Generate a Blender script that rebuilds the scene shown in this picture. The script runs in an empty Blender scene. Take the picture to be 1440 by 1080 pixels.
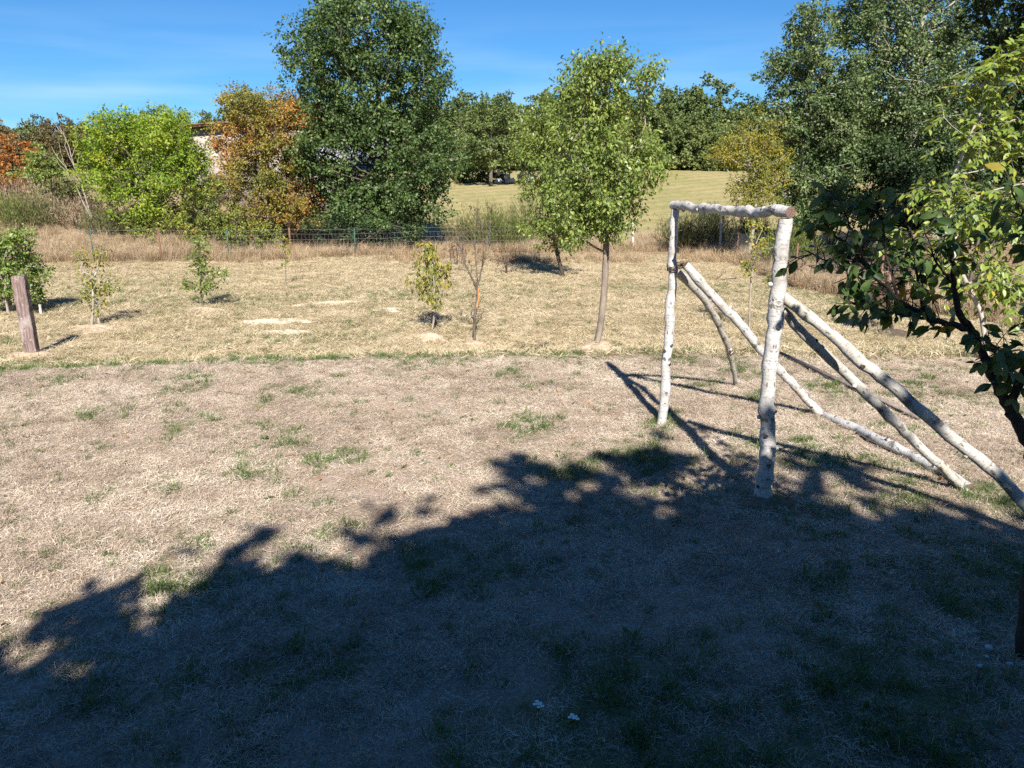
import bpy, math
import numpy as np
from mathutils import Vector, Matrix

# ------------------------------------------------------------------ camera, sky, sun, exposure
scene = bpy.context.scene
col = scene.collection
F_PX, PITCH, CAM_H = 1067.0, math.radians(14.7), 1.8
cd = bpy.data.cameras.new('camera'); cam = bpy.data.objects.new('camera', cd); col.objects.link(cam)
cam.location = (0, 0, CAM_H); cam.rotation_euler = (math.radians(90) - PITCH, 0, 0)
cd.sensor_width = 36.0; cd.lens = 36.0 * F_PX / 1440.0; cd.clip_start = 0.05; cd.clip_end = 2000
scene.camera = cam

SUN = Vector((0.115, -1.212, 1.0)).normalized()
SUN_EL = math.asin(SUN.z)
world = bpy.data.worlds.new('World'); scene.world = world; world.use_nodes = True
wn, wl = world.node_tree.nodes, world.node_tree.links
wn.clear()
w_out = wn.new('ShaderNodeOutputWorld'); w_bg = wn.new('ShaderNodeBackground'); w_sky = wn.new('ShaderNodeTexSky')
w_sky.sky_type = 'NISHITA'; w_sky.sun_disc = False
w_sky.sun_elevation = SUN_EL; w_sky.sun_rotation = math.atan2(SUN.x, SUN.y)
w_sky.air_density = 1.0; w_sky.dust_density = 0.0; w_sky.ozone_density = 3.0
w_hs = wn.new('ShaderNodeHueSaturation'); w_hs.inputs['Saturation'].default_value = 1.08
w_tint = wn.new('ShaderNodeMix'); w_tint.data_type = 'RGBA'; w_tint.blend_type = 'MULTIPLY'; w_tint.inputs[0].default_value = 1.0
w_tint.inputs[7].default_value = (0.40, 0.76, 1.08, 1)
wl.new(w_sky.outputs[0], w_hs.inputs['Color']); wl.new(w_hs.outputs[0], w_tint.inputs[6])
# thin high cirrus streaks, low over the horizon
w_tc = wn.new('ShaderNodeTexCoord'); w_map = wn.new('ShaderNodeMapping')
w_map.inputs['Scale'].default_value = (1.6, 1.6, 16.0)
w_map.inputs['Rotation'].default_value = (0.06, 0.05, 0.0)
wl.new(w_tc.outputs['Generated'], w_map.inputs[0])
w_nz = wn.new('ShaderNodeTexNoise'); w_nz.inputs['Scale'].default_value = 2.2; w_nz.inputs['Detail'].default_value = 5
wl.new(w_map.outputs[0], w_nz.inputs['Vector'])
w_rmp = wn.new('ShaderNodeMapRange'); w_rmp.inputs[1].default_value = 0.42; w_rmp.inputs[2].default_value = 0.75
w_rmp.inputs[4].default_value = 0.38
wl.new(w_nz.outputs['Fac'], w_rmp.inputs[0])
w_sep = wn.new('ShaderNodeSeparateXYZ'); wl.new(w_tc.outputs['Generated'], w_sep.inputs[0])
w_low = wn.new('ShaderNodeMapRange'); w_low.inputs[1].default_value = 0.20; w_low.inputs[2].default_value = 0.09
wl.new(w_sep.outputs['Z'], w_low.inputs[0])
w_mul = wn.new('ShaderNodeMath'); w_mul.operation = 'MULTIPLY'
wl.new(w_rmp.outputs[0], w_mul.inputs[0]); wl.new(w_low.outputs[0], w_mul.inputs[1])
w_mix = wn.new('ShaderNodeMix'); w_mix.data_type = 'RGBA'
wl.new(w_mul.outputs[0], w_mix.inputs[0]); wl.new(w_tint.outputs[2], w_mix.inputs[6])
w_mix.inputs[7].default_value = (6.5, 8.6, 10.5, 1)
wl.new(w_mix.outputs[2], w_bg.inputs['Color'])
w_bg.inputs['Strength'].default_value = 0.050
wl.new(w_bg.outputs[0], w_out.inputs['Surface'])

sd = bpy.data.lights.new('sun', 'SUN'); sun = bpy.data.objects.new('sun', sd); col.objects.link(sun)
sd.energy = 5.0; sd.angle = math.radians(0.53); sd.color = (1.0, 0.95, 0.88)
sun.rotation_euler = SUN.to_track_quat('Z', 'Y').to_euler(); sun.location = (0, -20, 30)

scene.view_settings.view_transform = 'Standard'; scene.view_settings.look = 'None'
scene.view_settings.exposure = 1.19; scene.view_settings.gamma = 1.0
scene.view_settings.use_curve_mapping = False
scene.cycles.max_bounces = 6; scene.cycles.diffuse_bounces = 3; scene.cycles.glossy_bounces = 2
scene.cycles.transmission_bounces = 4; scene.cycles.caustics_reflective = False; scene.cycles.caustics_refractive = False
scene.cycles.use_denoising = False

# ------------------------------------------------------------------ numeric helpers
RNG = np.random.default_rng(11)
CP, SP = math.cos(PITCH), math.sin(PITCH)

def ray(px, py):
    a, b = (px - 720) / F_PX, -(py - 540) / F_PX
    return np.array([a, CP + b * SP, -SP + b * CP])

def at(px, py, y):
    """World point on the sight line through a pixel, at world distance y; also metres per pixel there."""
    r = ray(px, py); t = y / r[1]
    return np.array([0, 0, CAM_H]) + t * r, t / F_PX

def hash2(ix, iy, seed):
    n = (ix.astype(np.int64) * 374761393 + iy.astype(np.int64) * 668265263 + seed * 1274126177) & 0x7fffffff
    n = ((n ^ (n >> 13)) * 1274126177) & 0x7fffffff
    return ((n ^ (n >> 16)) & 0xffff) / 65535.0

def vnoise(x, y, s, seed=0):
    x = np.asarray(x, float) / s; y = np.asarray(y, float) / s
    ix, iy = np.floor(x), np.floor(y); fx, fy = x - ix, y - iy
    fx = fx * fx * (3 - 2 * fx); fy = fy * fy * (3 - 2 * fy)
    a, b = hash2(ix, iy, seed), hash2(ix + 1, iy, seed)
    c, d = hash2(ix, iy + 1, seed), hash2(ix + 1, iy + 1, seed)
    return (a * (1 - fx) + b * fx) * (1 - fy) + (c * (1 - fx) + d * fx) * fy

def fbm(x, y, s, seed=0, o=3):
    v, a, t = 0, 1, 0
    for k in range(o):
        v = v + a * vnoise(x, y, s / 2 ** k, seed + k * 17); t += a; a *= 0.5
    return v / t

def sstep(a, b, v):
    t = np.clip((np.asarray(v, float) - a) / (b - a), 0, 1); return t * t * (3 - 2 * t)

MOUNDS = [(1.02, 8.62, 0.04, 0.62)]
def lip_line(x):
    x = np.asarray(x, float); return 8.0 + 0.10 * np.sin(x * 0.7) - 0.03 * np.clip(x, -9, 0) ** 2

def terrain(x, y):
    x = np.asarray(x, float); y = np.asarray(y, float)
    lip = lip_line(x)
    z = -1.0 * sstep(0, 3.0, y - lip) - 0.15 * sstep(12, 34, y)
    d = np.clip(y - 36, 0, 86)
    z = z + 5.15 * (d / 86) ** 1.2
    z = z + np.clip(y - 124, 0, 50) * 0.11
    z = z + 1.3 * sstep(25, 38, y) * sstep(-10, -17, x) * (1 - sstep(55, 85, y))
    z = z - 0.38 * np.exp(-((x - 0.3) ** 2 + (y - 12.9) ** 2) / 1.9 ** 2) * sstep(10, 12, y)  # hollow added so the cherry's cast shadow falls out of sight
    near = 1 - sstep(32, 50, y)
    z = z + near * (0.07 * (fbm(x, y, 2.3, 3) - 0.5) + 0.030 * (fbm(x, y, 0.45, 9) - 0.5))
    z = z + (1 - near) * 0.5 * (fbm(x, y, 14, 5) - 0.5)
    for cx, cy, top, w in MOUNDS:      # raised planting spots on the bank
        r2 = (x - cx) ** 2 + (y - cy) ** 2
        zm = top - 0.30 * r2 / (w * w); k = 0.05
        h = np.clip(0.5 + 0.5 * (zm - z) / k, 0, 1); z = np.where(r2 < 4, z + (zm - z) * h + k * h * (1 - h), z)
    return z

def tz(x, y): return float(terrain(np.array([x]), np.array([y]))[0])

def ground_at(px, py):
    """Where the sight line through a pixel meets the ground."""
    r = ray(px, py); t = 1.0
    for k in range(4000):
        p = np.array([0, 0, CAM_H]) + t * r
        g = tz(p[0], p[1])
        if p[2] <= g: break
        t += max(0.01, (p[2] - g) * 0.5)
        if t > 300: break
    return np.array([p[0], p[1], tz(p[0], p[1])])

def on_ground(px, y):
    x = (px - 720) / F_PX * y * CP
    return np.array([x, y, tz(x, y)])

def unit(v):
    v = np.asarray(v, float)
    return v / np.maximum(np.linalg.norm(v, axis=-1, keepdims=True), 1e-9)

# ------------------------------------------------------------------ mesh helpers
def make_mesh(name, verts, faces, mats, smooth=False, uv=None, mat_idx=None):
    """faces: a list of int arrays (n,k)"""
    me = bpy.data.meshes.new(name)
    verts = np.asarray(verts, np.float32)
    me.vertices.add(len(verts)); me.vertices.foreach_set('co', verts.ravel())
    faces = [np.asarray(f, np.int32) for f in faces if len(f)]
    li = np.concatenate([f.ravel() for f in faces]) if faces else np.zeros(0, np.int32)
    tot = np.concatenate([np.full(len(f), f.shape[1], np.int32) for f in faces]) if faces else np.zeros(0, np.int32)
    me.loops.add(len(li)); me.loops.foreach_set('vertex_index', li)
    me.polygons.add(len(tot))
    st = np.zeros(len(tot), np.int32); st[1:] = np.cumsum(tot)[:-1]
    me.polygons.foreach_set('loop_start', st)
    if smooth: me.polygons.foreach_set('use_smooth', np.ones(len(tot), bool))
    if mat_idx is not None: me.polygons.foreach_set('material_index', np.asarray(mat_idx, np.int32))
    if uv is not None:
        l = me.uv_layers.new(name='UVMap'); l.data.foreach_set('uv', np.asarray(uv, np.float32)[li].ravel())
    for m in (mats if isinstance(mats, (list, tuple)) else [mats]): me.materials.append(m)
    me.update(calc_edges=True); me.validate()
    return me

def link(name, data, parent=None, loc=None):
    o = bpy.data.objects.new(name, data); col.objects.link(o)
    if parent is not None: o.parent = parent
    if loc is not None: o.location = loc
    return o

def tag(o, label=None, cat=None, group=None, kind=None):
    if label: o['label'] = label
    if cat: o['category'] = cat
    if group: o['group'] = group
    if kind: o['kind'] = kind
    return o

def thing(name, label, cat, loc, group=None):
    o = bpy.data.objects.new(name, None); col.objects.link(o); o.location = tuple(loc)
    o.empty_display_size = 0.2
    return tag(o, label, cat, group)

class Geo:
    """collects tubes, boxes and leaf cards, then becomes ONE mesh"""
    def __init__(s): s.v, s.q, s.t, s.uv, s.n, s.qm, s.tm = [], [], [], [], 0, [], []
    def add(s, v, q=None, t=None, uv=None, m=0):
        v = np.asarray(v, float); s.v.append(v)
        s.uv.append(np.zeros((len(v), 2)) if uv is None else np.asarray(uv, float))
        if q is not None and len(q): q = np.asarray(q) + s.n; s.q.append(q); s.qm.append(np.full(len(q), m))
        if t is not None and len(t): t = np.asarray(t) + s.n; s.t.append(t); s.tm.append(np.full(len(t), m))
        s.n += len(v)
    def tube(s, pts, rad, segs=6, m=0, cap=None, rough=0.0, rng=RNG):
        pts = np.asarray(pts, float); n = len(pts); rad = np.broadcast_to(np.asarray(rad, float), (n,))
        tan = unit(np.gradient(pts, axis=0)) if n > 2 else np.repeat(unit(pts[-1:] - pts[:1]), n, 0)
        ref = np.array([1., 0, 0]) if abs(tan[0][0]) < 0.8 else np.array([0, 1., 0])
        a = unit(np.cross(tan[0], ref)); fr = []
        for k in range(n):
            a = unit(a - tan[k] * np.dot(a, tan[k])); fr.append((a, np.cross(tan[k], a)))
        A = np.array([f[0] for f in fr]); B = np.array([f[1] for f in fr])
        th = np.linspace(0, 2 * np.pi, segs, endpoint=False)
        R = rad[:, None] * (1 + rough * rng.normal(size=(n, segs)))
        v = pts[:, None, :] + R[..., None] * (np.cos(th)[None, :, None] * A[:, None, :] + np.sin(th)[None, :, None] * B[:, None, :])
        ln = np.concatenate([[0], np.cumsum(np.linalg.norm(np.diff(pts, axis=0), axis=1))])
        uv = np.stack([np.broadcast_to(np.minimum(th, 2 * np.pi - th)[None] / np.pi, (n, segs)), np.broadcast_to(ln[:, None], (n, segs))], -1)
        i = np.arange(n - 1)[:, None] * segs; j = np.arange(segs)[None]; k = (j + 1) % segs
        q = np.stack([i + j, i + k, i + segs + k, i + segs + j], -1).reshape(-1, 4)
        s.add(v.reshape(-1, 3), q, None, uv.reshape(-1, 2), m)
        if cap is not None:
            for e, sg in ((0, 1), (n - 1, -1)):
                ring = v[e]; c = pts[e] - tan[e] * sg * 0.002
                vv = np.concatenate([ring, c[None]]); jj = np.arange(segs); kk = (jj + 1) % segs
                tt = np.stack([jj, kk, np.full(segs, segs)], -1)
                if sg == 1: tt = tt[:, ::-1]
                uvc = np.concatenate([np.stack([np.cos(th), np.sin(th)], -1), [[0, 0]]])
                s.add(vv, None, tt, uvc, cap)
    def box(s, c, d, rot=None, m=0):
        b = np.array([[x, y, z] for x in (-.5, .5) for y in (-.5, .5) for z in (-.5, .5)]) * np.asarray(d, float)
        if rot is not None: b = b @ np.asarray(rot).T
        s.add(b + np.asarray(c, float), [[0, 1, 3, 2], [4, 6, 7, 5], [0, 4, 5, 1], [2, 3, 7, 6], [0, 2, 6, 4], [1, 5, 7, 3]], m=m)
    def build(s, name, mats, parent=None, smooth=False, offset=None):
        v = np.concatenate(s.v) if s.v else np.zeros((0, 3))
        if offset is not None: v = v - np.asarray(offset, float)
        f = []; mi = []
        if s.q: f.append(np.concatenate(s.q)); mi.append(np.concatenate(s.qm))
        if s.t: f.append(np.concatenate(s.t)); mi.append(np.concatenate(s.tm))
        me = make_mesh(name, v, f, mats, smooth, np.concatenate(s.uv) if s.uv else None, np.concatenate(mi) if mi else None)
        return link(name, me, parent)

# ------------------------------------------------------------------ materials
class NT:
    def __init__(s, name):
        s.m = bpy.data.materials.new(name); s.m.use_nodes = True
        s.t = s.m.node_tree; s.t.nodes.clear(); s.out = s.t.nodes.new('ShaderNodeOutputMaterial')
    def n(s, kind, **kw):
        nd = s.t.nodes.new(kind)
        for k, v in kw.items():
            if k.startswith('i_'):
                key = k[2:].replace('_', ' ')
                nd.inputs[int(key) if key.isdigit() else key].default_value = v
            else: setattr(nd, k, v)
        return nd
    def l(s, a, b): s.t.links.new(a, b)
    def noise(s, scale, detail=3, vec=None, rough=0.5, vscale=None):
        nd = s.n('ShaderNodeTexNoise', i_Scale=scale, i_Detail=detail, i_Roughness=rough)
        if vec is not None:
            if vscale is not None:
                mp = s.n('ShaderNodeMapping', i_Scale=vscale); s.l(vec, mp.inputs[0]); vec = mp.outputs[0]
            s.l(vec, nd.inputs['Vector'])
        return nd.outputs['Fac']
    def ramp(s, fac, stops, interp='LINEAR'):
        nd = s.n('ShaderNodeValToRGB'); cr = nd.color_ramp; cr.interpolation = interp
        while len(cr.elements) < len(stops): cr.elements.new(0.5)
        for e, (p, c) in zip(cr.elements, stops):
            e.position = p; e.color = (*c, 1) if len(c) == 3 else c
        s.l(fac, nd.inputs[0]); return nd.outputs[0]
    def mix(s, fac, a, b, mode='MIX'):
        nd = s.n('ShaderNodeMix', data_type='RGBA', blend_type=mode)
        for v, i in ((fac, 0), (a, 6), (b, 7)):
            if isinstance(v, (int, float)): nd.inputs[i].default_value = v
            elif isinstance(v, tuple): nd.inputs[i].default_value = (*v, 1) if len(v) == 3 else v
            else: s.l(v, nd.inputs[i])
        return nd.outputs[2]
    def math(s, op, a, b=0.5):
        nd = s.n('ShaderNodeMath', operation=op)
        for v, i in ((a, 0), (b, 1)):
            if isinstance(v, (int, float)): nd.inputs[i].default_value = v
            else: s.l(v, nd.inputs[i])
        return nd.outputs[0]
    def rng(s, v, a, b, c=0., d=1.):
        nd = s.n('ShaderNodeMapRange', i_1=a, i_2=b, i_3=c, i_4=d); s.l(v, nd.inputs[0]); return nd.outputs[0]
    def pos(s): return s.n('ShaderNodeNewGeometry').outputs['Position']
    def obj(s): return s.n('ShaderNodeTexCoord').outputs['Object']
    def uv(s): return s.n('ShaderNodeTexCoord').outputs['UV']
    def finish(s, color, rough=0.85, spec=0.2, bump=None, dist=0.01, strength=0.6):
        p = s.n('ShaderNodeBsdfPrincipled', i_Roughness=rough)
        p.inputs['Specular IOR Level'].default_value = spec
        if isinstance(color, tuple): p.inputs['Base Color'].default_value = (*color, 1)
        else: s.l(color, p.inputs['Base Color'])
        if bump is not None:
            b = s.n('ShaderNodeBump', i_Distance=dist, i_Strength=strength); s.l(bump, b.inputs['Height']); s.l(b.outputs[0], p.inputs['Normal'])
        s.l(p.outputs[0], s.out.inputs[0]); return s.m

def leaf_material(name, stops, transl=0.35, gloss=0.25, patch=1.2, patch_amt=0.35, rough=0.5):
    """green that differs leaf by leaf (per island) and in patches through the crown"""
    t = NT(name); g = t.n('ShaderNodeNewGeometry')
    nz = t.noise(patch, 2, t.obj())
    f = t.math('ADD', t.math('MULTIPLY', g.outputs['Random Per Island'], 1 - patch_amt), t.math('MULTIPLY', t.rng(nz, 0.3, 0.7), patch_amt))
    c = t.ramp(f, stops)
    d = t.n('ShaderNodeBsdfPrincipled', i_Roughness=rough); d.inputs['Specular IOR Level'].default_value = gloss
    t.l(c, d.inputs['Base Color'])
    tr = t.n('ShaderNodeBsdfTranslucent'); warm = t.mix(1.0, c, (1.25, 1.15, 0.55), 'MULTIPLY'); t.l(warm, tr.inputs[0])
    mx = t.n('ShaderNodeMixShader', i_0=transl); t.l(d.outputs[0], mx.inputs[1]); t.l(tr.outputs[0], mx.inputs[2])
    t.l(mx.outputs[0], t.out.inputs[0]); return t.m

def blade_material(name, stops, transl=0.25):
    t = NT(name); g = t.n('ShaderNodeNewGeometry'); oi = t.n('ShaderNodeObjectInfo')
    nz = t.noise(0.8, 3, g.outputs['Position'])
    n2 = t.noise(3.6, 3, g.outputs['Position'])
    f = t.math('ADD', t.math('MULTIPLY', g.outputs['Random Per Island'], 0.42), t.math('MULTIPLY', oi.outputs['Random'], 0.14))
    f = t.math('ADD', f, t.math('MULTIPLY', t.rng(nz, 0.32, 0.68), 0.22))
    f = t.math('ADD', f, t.math('MULTIPLY', t.rng(n2, 0.32, 0.68), 0.22))
    c = t.ramp(f, stops)
    d = t.n('ShaderNodeBsdfPrincipled', i_Roughness=0.6); d.inputs['Specular IOR Level'].default_value = 0.25; t.l(c, d.inputs['Base Color'])
    tr = t.n('ShaderNodeBsdfTranslucent'); t.l(c, tr.inputs[0])
    mx = t.n('ShaderNodeMixShader', i_0=transl); t.l(d.outputs[0], mx.inputs[1]); t.l(tr.outputs[0], mx.inputs[2])
    t.l(mx.outputs[0], t.out.inputs[0]); return t.m

def bark_material(name, a, b, scale=14):
    t = NT(name); o = t.obj()
    n1 = t.noise(scale, 5, o, 0.6, (1, 1, 0.25)); n2 = t.noise(scale * 0.25, 3, o)
    c = t.mix(t.rng(n2, 0.35, 0.65), t.ramp(n1, [(0.3, a), (0.7, b)]), b)
    return t.finish(c, 0.9, 0.1, n1, 0.02)

# ground: position picks lawn, meadow and hillside; vertex masks carry what grows where
def ground_material():
    t = NT('dry_lawn'); p = t.pos()
    at_ = lambda nm: t.n('ShaderNodeAttribute', attribute_name=nm).outputs['Fac']
    fine = t.noise(60, 4, p, 0.7); mid = t.noise(6, 4, p, 0.6); big = t.noise(0.7, 3, p)
    straw = t.ramp(fine, [(0.25, (0.20, 0.15, 0.115)), (0.5, (0.42, 0.335, 0.265)), (0.75, (0.62, 0.52, 0.42))])
    straw = t.mix(t.rng(big, 0.45, 0.7, 0, 0.8), straw, t.ramp(fine, [(0.3, (0.13, 0.095, 0.06)), (0.7, (0.33, 0.255, 0.175))])); straw = t.mix(t.rng(mid, 0.4, 0.68), straw, t.ramp(fine, [(0.3, (0.26, 0.18, 0.12)), (0.7, (0.44, 0.33, 0.24))]))
    green = t.ramp(fine, [(0.3, (0.05, 0.075, 0.02)), (0.7, (0.15, 0.19, 0.065))])
    lower = t.ramp(t.math('ADD', t.math('MULTIPLY', fine, 0.5), t.math('MULTIPLY', mid, 0.5)),
                   [(0.3, (0.27, 0.21, 0.13)), (0.5, (0.45, 0.36, 0.235)), (0.7, (0.58, 0.48, 0.34))])
    c = t.mix(at_('lower'), straw, lower)
    c = t.mix(t.math('MULTIPLY', at_('green'), 0.75), c, green)
    # far meadow with faint mowing swaths
    wv = t.n('ShaderNodeTexWave', i_Scale=0.09, i_Distortion=1.2, i_Detail=2.0); wv.inputs['Detail Scale'].default_value = 0.6
    mp = t.n('ShaderNodeMapping', i_Rotation=(0, 0, 0.9)); t.l(p, mp.inputs[0]); t.l(mp.outputs[0], wv.inputs[0])
    f2 = t.noise(1.6, 5, p, 0.7)
    fld = t.mix(t.math('MULTIPLY', t.rng(wv.outputs['Fac'], 0.3, 0.8), 0.28), t.ramp(f2, [(0.3, (0.17, 0.155, 0.065)), (0.55, (0.29, 0.245, 0.11)), (0.75, (0.39, 0.32, 0.165))]), (0.42, 0.33, 0.20))
    fld = t.mix(t.rng(t.noise(0.10, 4, p, 0.6, (1, 0.5, 1)), 0.46, 0.64, 0, 0.6), fld, t.ramp(f2, [(0.3, (0.13, 0.145, 0.05)), (0.7, (0.28, 0.26, 0.10))]))
    c = t.mix(at_('field'), c, fld)
    c = t.mix(at_('scrub'), c, t.ramp(f2, [(0.3, (0.19, 0.14, 0.08)), (0.7, (0.36, 0.27, 0.17))]))
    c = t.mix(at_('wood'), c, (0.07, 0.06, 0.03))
    return t.finish(c, 0.95, 0.05, t.math('ADD', fine, mid), 0.03, 0.8)

M = {}
M['ground'] = ground_material()
M['straw'] = blade_material('straw_blade', [(0.10, (0.14, 0.105, 0.07)), (0.33, (0.36, 0.285, 0.21)), (0.58, (0.56, 0.465, 0.36)), (0.88, (0.80, 0.73, 0.60))])
M['hay'] = blade_material('hay_blade', [(0.10, (0.235, 0.205, 0.105)), (0.38, (0.39, 0.325, 0.19)), (0.62, (0.53, 0.435, 0.285)), (0.9, (0.68, 0.585, 0.43))])
M['tall'] = blade_material('tall_dry_blade', [(0.05, (0.20, 0.13, 0.08)), (0.4, (0.38, 0.28, 0.17)), (0.7, (0.50, 0.38, 0.24)), (0.95, (0.60, 0.50, 0.33))])
M['grass'] = blade_material('green_blade', [(0.05, (0.04, 0.075, 0.015)), (0.5, (0.10, 0.16, 0.04)), (0.9, (0.20, 0.26, 0.08))], 0.35)
M['weed'] = blade_material('weed_leaf', [(0.05, (0.05, 0.085, 0.02)), (0.5, (0.10, 0.15, 0.045)), (0.9, (0.16, 0.21, 0.07))], 0.25)
M['oak'] = leaf_material('oak_leaf', [(0.0, (0.026, 0.055, 0.015)), (0.5, (0.066, 0.115, 0.031)), (0.85, (0.13, 0.18, 0.055)), (1.0, (0.22, 0.26, 0.09))], 0.25, 0.35, 0.5, 0.3, 0.5)
M['haw'] = leaf_material('hawthorn_leaf', [(0.0, (0.06, 0.085, 0.02)), (0.28, (0.16, 0.175, 0.035)), (0.52, (0.28, 0.225, 0.05)), (0.68, (0.37, 0.19, 0.05)), (0.84, (0.44, 0.14, 0.045)), (1.0, (0.46, 0.07, 0.03))], 0.3, 0.25, 0.42, 0.62)
M['ash'] = leaf_material('ash_leaf', [(0.0, (0.08, 0.15, 0.025)), (0.45, (0.20, 0.30, 0.03)), (0.8, (0.34, 0.38, 0.055)), (1.0, (0.50, 0.44, 0.07))], 0.4, 0.25, 0.6, 0.55)
M['cherry'] = leaf_material('cherry_leaf', [(0.0, (0.065, 0.11, 0.024)), (0.45, (0.165, 0.23, 0.05)), (0.86, (0.28, 0.335, 0.085)), (0.95, (0.36, 0.32, 0.06)), (1.0, (0.36, 0.18, 0.04))], 0.35, 0.35, 1.4, 0.25, 0.4)
M['yellow'] = leaf_material('yellow_leaf', [(0.0, (0.10, 0.15, 0.03)), (0.45, (0.22, 0.25, 0.05)), (0.75, (0.38, 0.33, 0.07)), (1.0, (0.48, 0.22, 0.05))], 0.4, 0.25, 2.0, 0.3)
M['birchleaf'] = leaf_material('birch_leaf', [(0.0, (0.10, 0.13, 0.025)), (0.5, (0.23, 0.24, 0.045)), (0.8, (0.38, 0.31, 0.05)), (1.0, (0.46, 0.24, 0.045))], 0.4, 0.25, 0.8, 0.5)
M['poplar'] = leaf_material('poplar_leaf', [(0.0, (0.035, 0.07, 0.024)), (0.5, (0.095, 0.145, 0.05)), (0.8, (0.19, 0.235, 0.09)), (1.0, (0.36, 0.37, 0.19))], 0.25, 0.35, 0.7, 0.45, 0.5)
M['laurel'] = leaf_material('laurel_leaf', [(0.0, (0.07, 0.125, 0.025)), (0.5, (0.17, 0.25, 0.05)), (0.9, (0.30, 0.36, 0.09)), (1.0, (0.40, 0.38, 0.10))], 0.35, 0.4, 1.4, 0.3, 0.45)
M['rust_leaf'] = leaf_material('rust_orange_leaf', [(0.0, (0.13, 0.10, 0.03)), (0.4, (0.32, 0.17, 0.05)), (0.75, (0.46, 0.17, 0.05)), (1.0, (0.50, 0.10, 0.04))], 0.3, 0.2, 0.8, 0.4)
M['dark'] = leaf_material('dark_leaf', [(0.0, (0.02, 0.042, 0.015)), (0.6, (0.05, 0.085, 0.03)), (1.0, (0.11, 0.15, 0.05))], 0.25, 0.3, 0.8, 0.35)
M['forest'] = leaf_material('forest_leaf', [(0.0, (0.055, 0.085, 0.028)), (0.5, (0.13, 0.17, 0.055)), (1.0, (0.26, 0.27, 0.095))], 0.2, 0.2, 0.15, 0.6)  # leaf tones lightened in place of distance haze
M['forest_brown'] = leaf_material('autumn_forest_leaf', [(0.0, (0.06, 0.06, 0.03)), (0.5, (0.14, 0.11, 0.05)), (1.0, (0.22, 0.16, 0.08))], 0.2, 0.2, 0.2, 0.5)
M['bramble'] = leaf_material('bramble_leaf', [(0.0, (0.07, 0.105, 0.025)), (0.5, (0.18, 0.22, 0.05)), (0.8, (0.34, 0.34, 0.07)), (0.93, (0.30, 0.17, 0.05)), (1.0, (0.33, 0.08, 0.04))], 0.35, 0.25, 0.8, 0.45)
M['broom'] = leaf_material('broom_stem_green', [(0.0, (0.06, 0.08, 0.02)), (0.5, (0.13, 0.16, 0.04)), (1.0, (0.24, 0.26, 0.08))], 0.3, 0.15, 0.8, 0.4)
M['olive'] = leaf_material('broom_stem_olive', [(0.0, (0.05, 0.06, 0.025)), (0.5, (0.12, 0.125, 0.05)), (1.0, (0.24, 0.22, 0.10))], 0.25, 0.15, 0.8, 0.4)
M['plum'] = leaf_material('plum_leaf', [(0.0, (0.022, 0.048, 0.014)), (0.6, (0.045, 0.085, 0.022)), (0.93, (0.075, 0.115, 0.03)), (1.0, (0.28, 0.20, 0.03))], 0.3, 0.45, 3.0, 0.2, 0.35)
M['walnut'] = leaf_material('walnut_leaf', [(0.0, (0.09, 0.16, 0.025)), (0.5, (0.17, 0.25, 0.04)), (0.9, (0.27, 0.33, 0.06)), (1.0, (0.42, 0.33, 0.04))], 0.42, 0.35, 2.0, 0.3, 0.38)
M['dead_leaf'] = leaf_material('withered_leaf', [(0.0, (0.07, 0.045, 0.035)), (0.5, (0.15, 0.09, 0.065)), (1.0, (0.26, 0.17, 0.11))], 0.2, 0.1, 2.0, 0.3)
M['litter'] = leaf_material('fallen_leaf', [(0.0, (0.24, 0.10, 0.04)), (0.5, (0.42, 0.18, 0.07)), (1.0, (0.50, 0.32, 0.15))], 0.2, 0.2, 2.0, 0.2)
M['bark'] = bark_material('grey_brown_bark', (0.045, 0.036, 0.028), (0.14, 0.115, 0.09))
M['bark_dark'] = bark_material('dark_bark', (0.025, 0.02, 0.016), (0.07, 0.055, 0.045), 30)
M['bark_pale'] = bark_material('pale_bark', (0.15, 0.135, 0.115), (0.40, 0.365, 0.32))
M['dead_wood'] = bark_material('bleached_dead_wood', (0.13, 0.11, 0.09), (0.30, 0.265, 0.22))
M['bark_cherry'] = bark_material('cherry_bark', (0.13, 0.095, 0.07), (0.33, 0.28, 0.22), 25)

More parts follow.
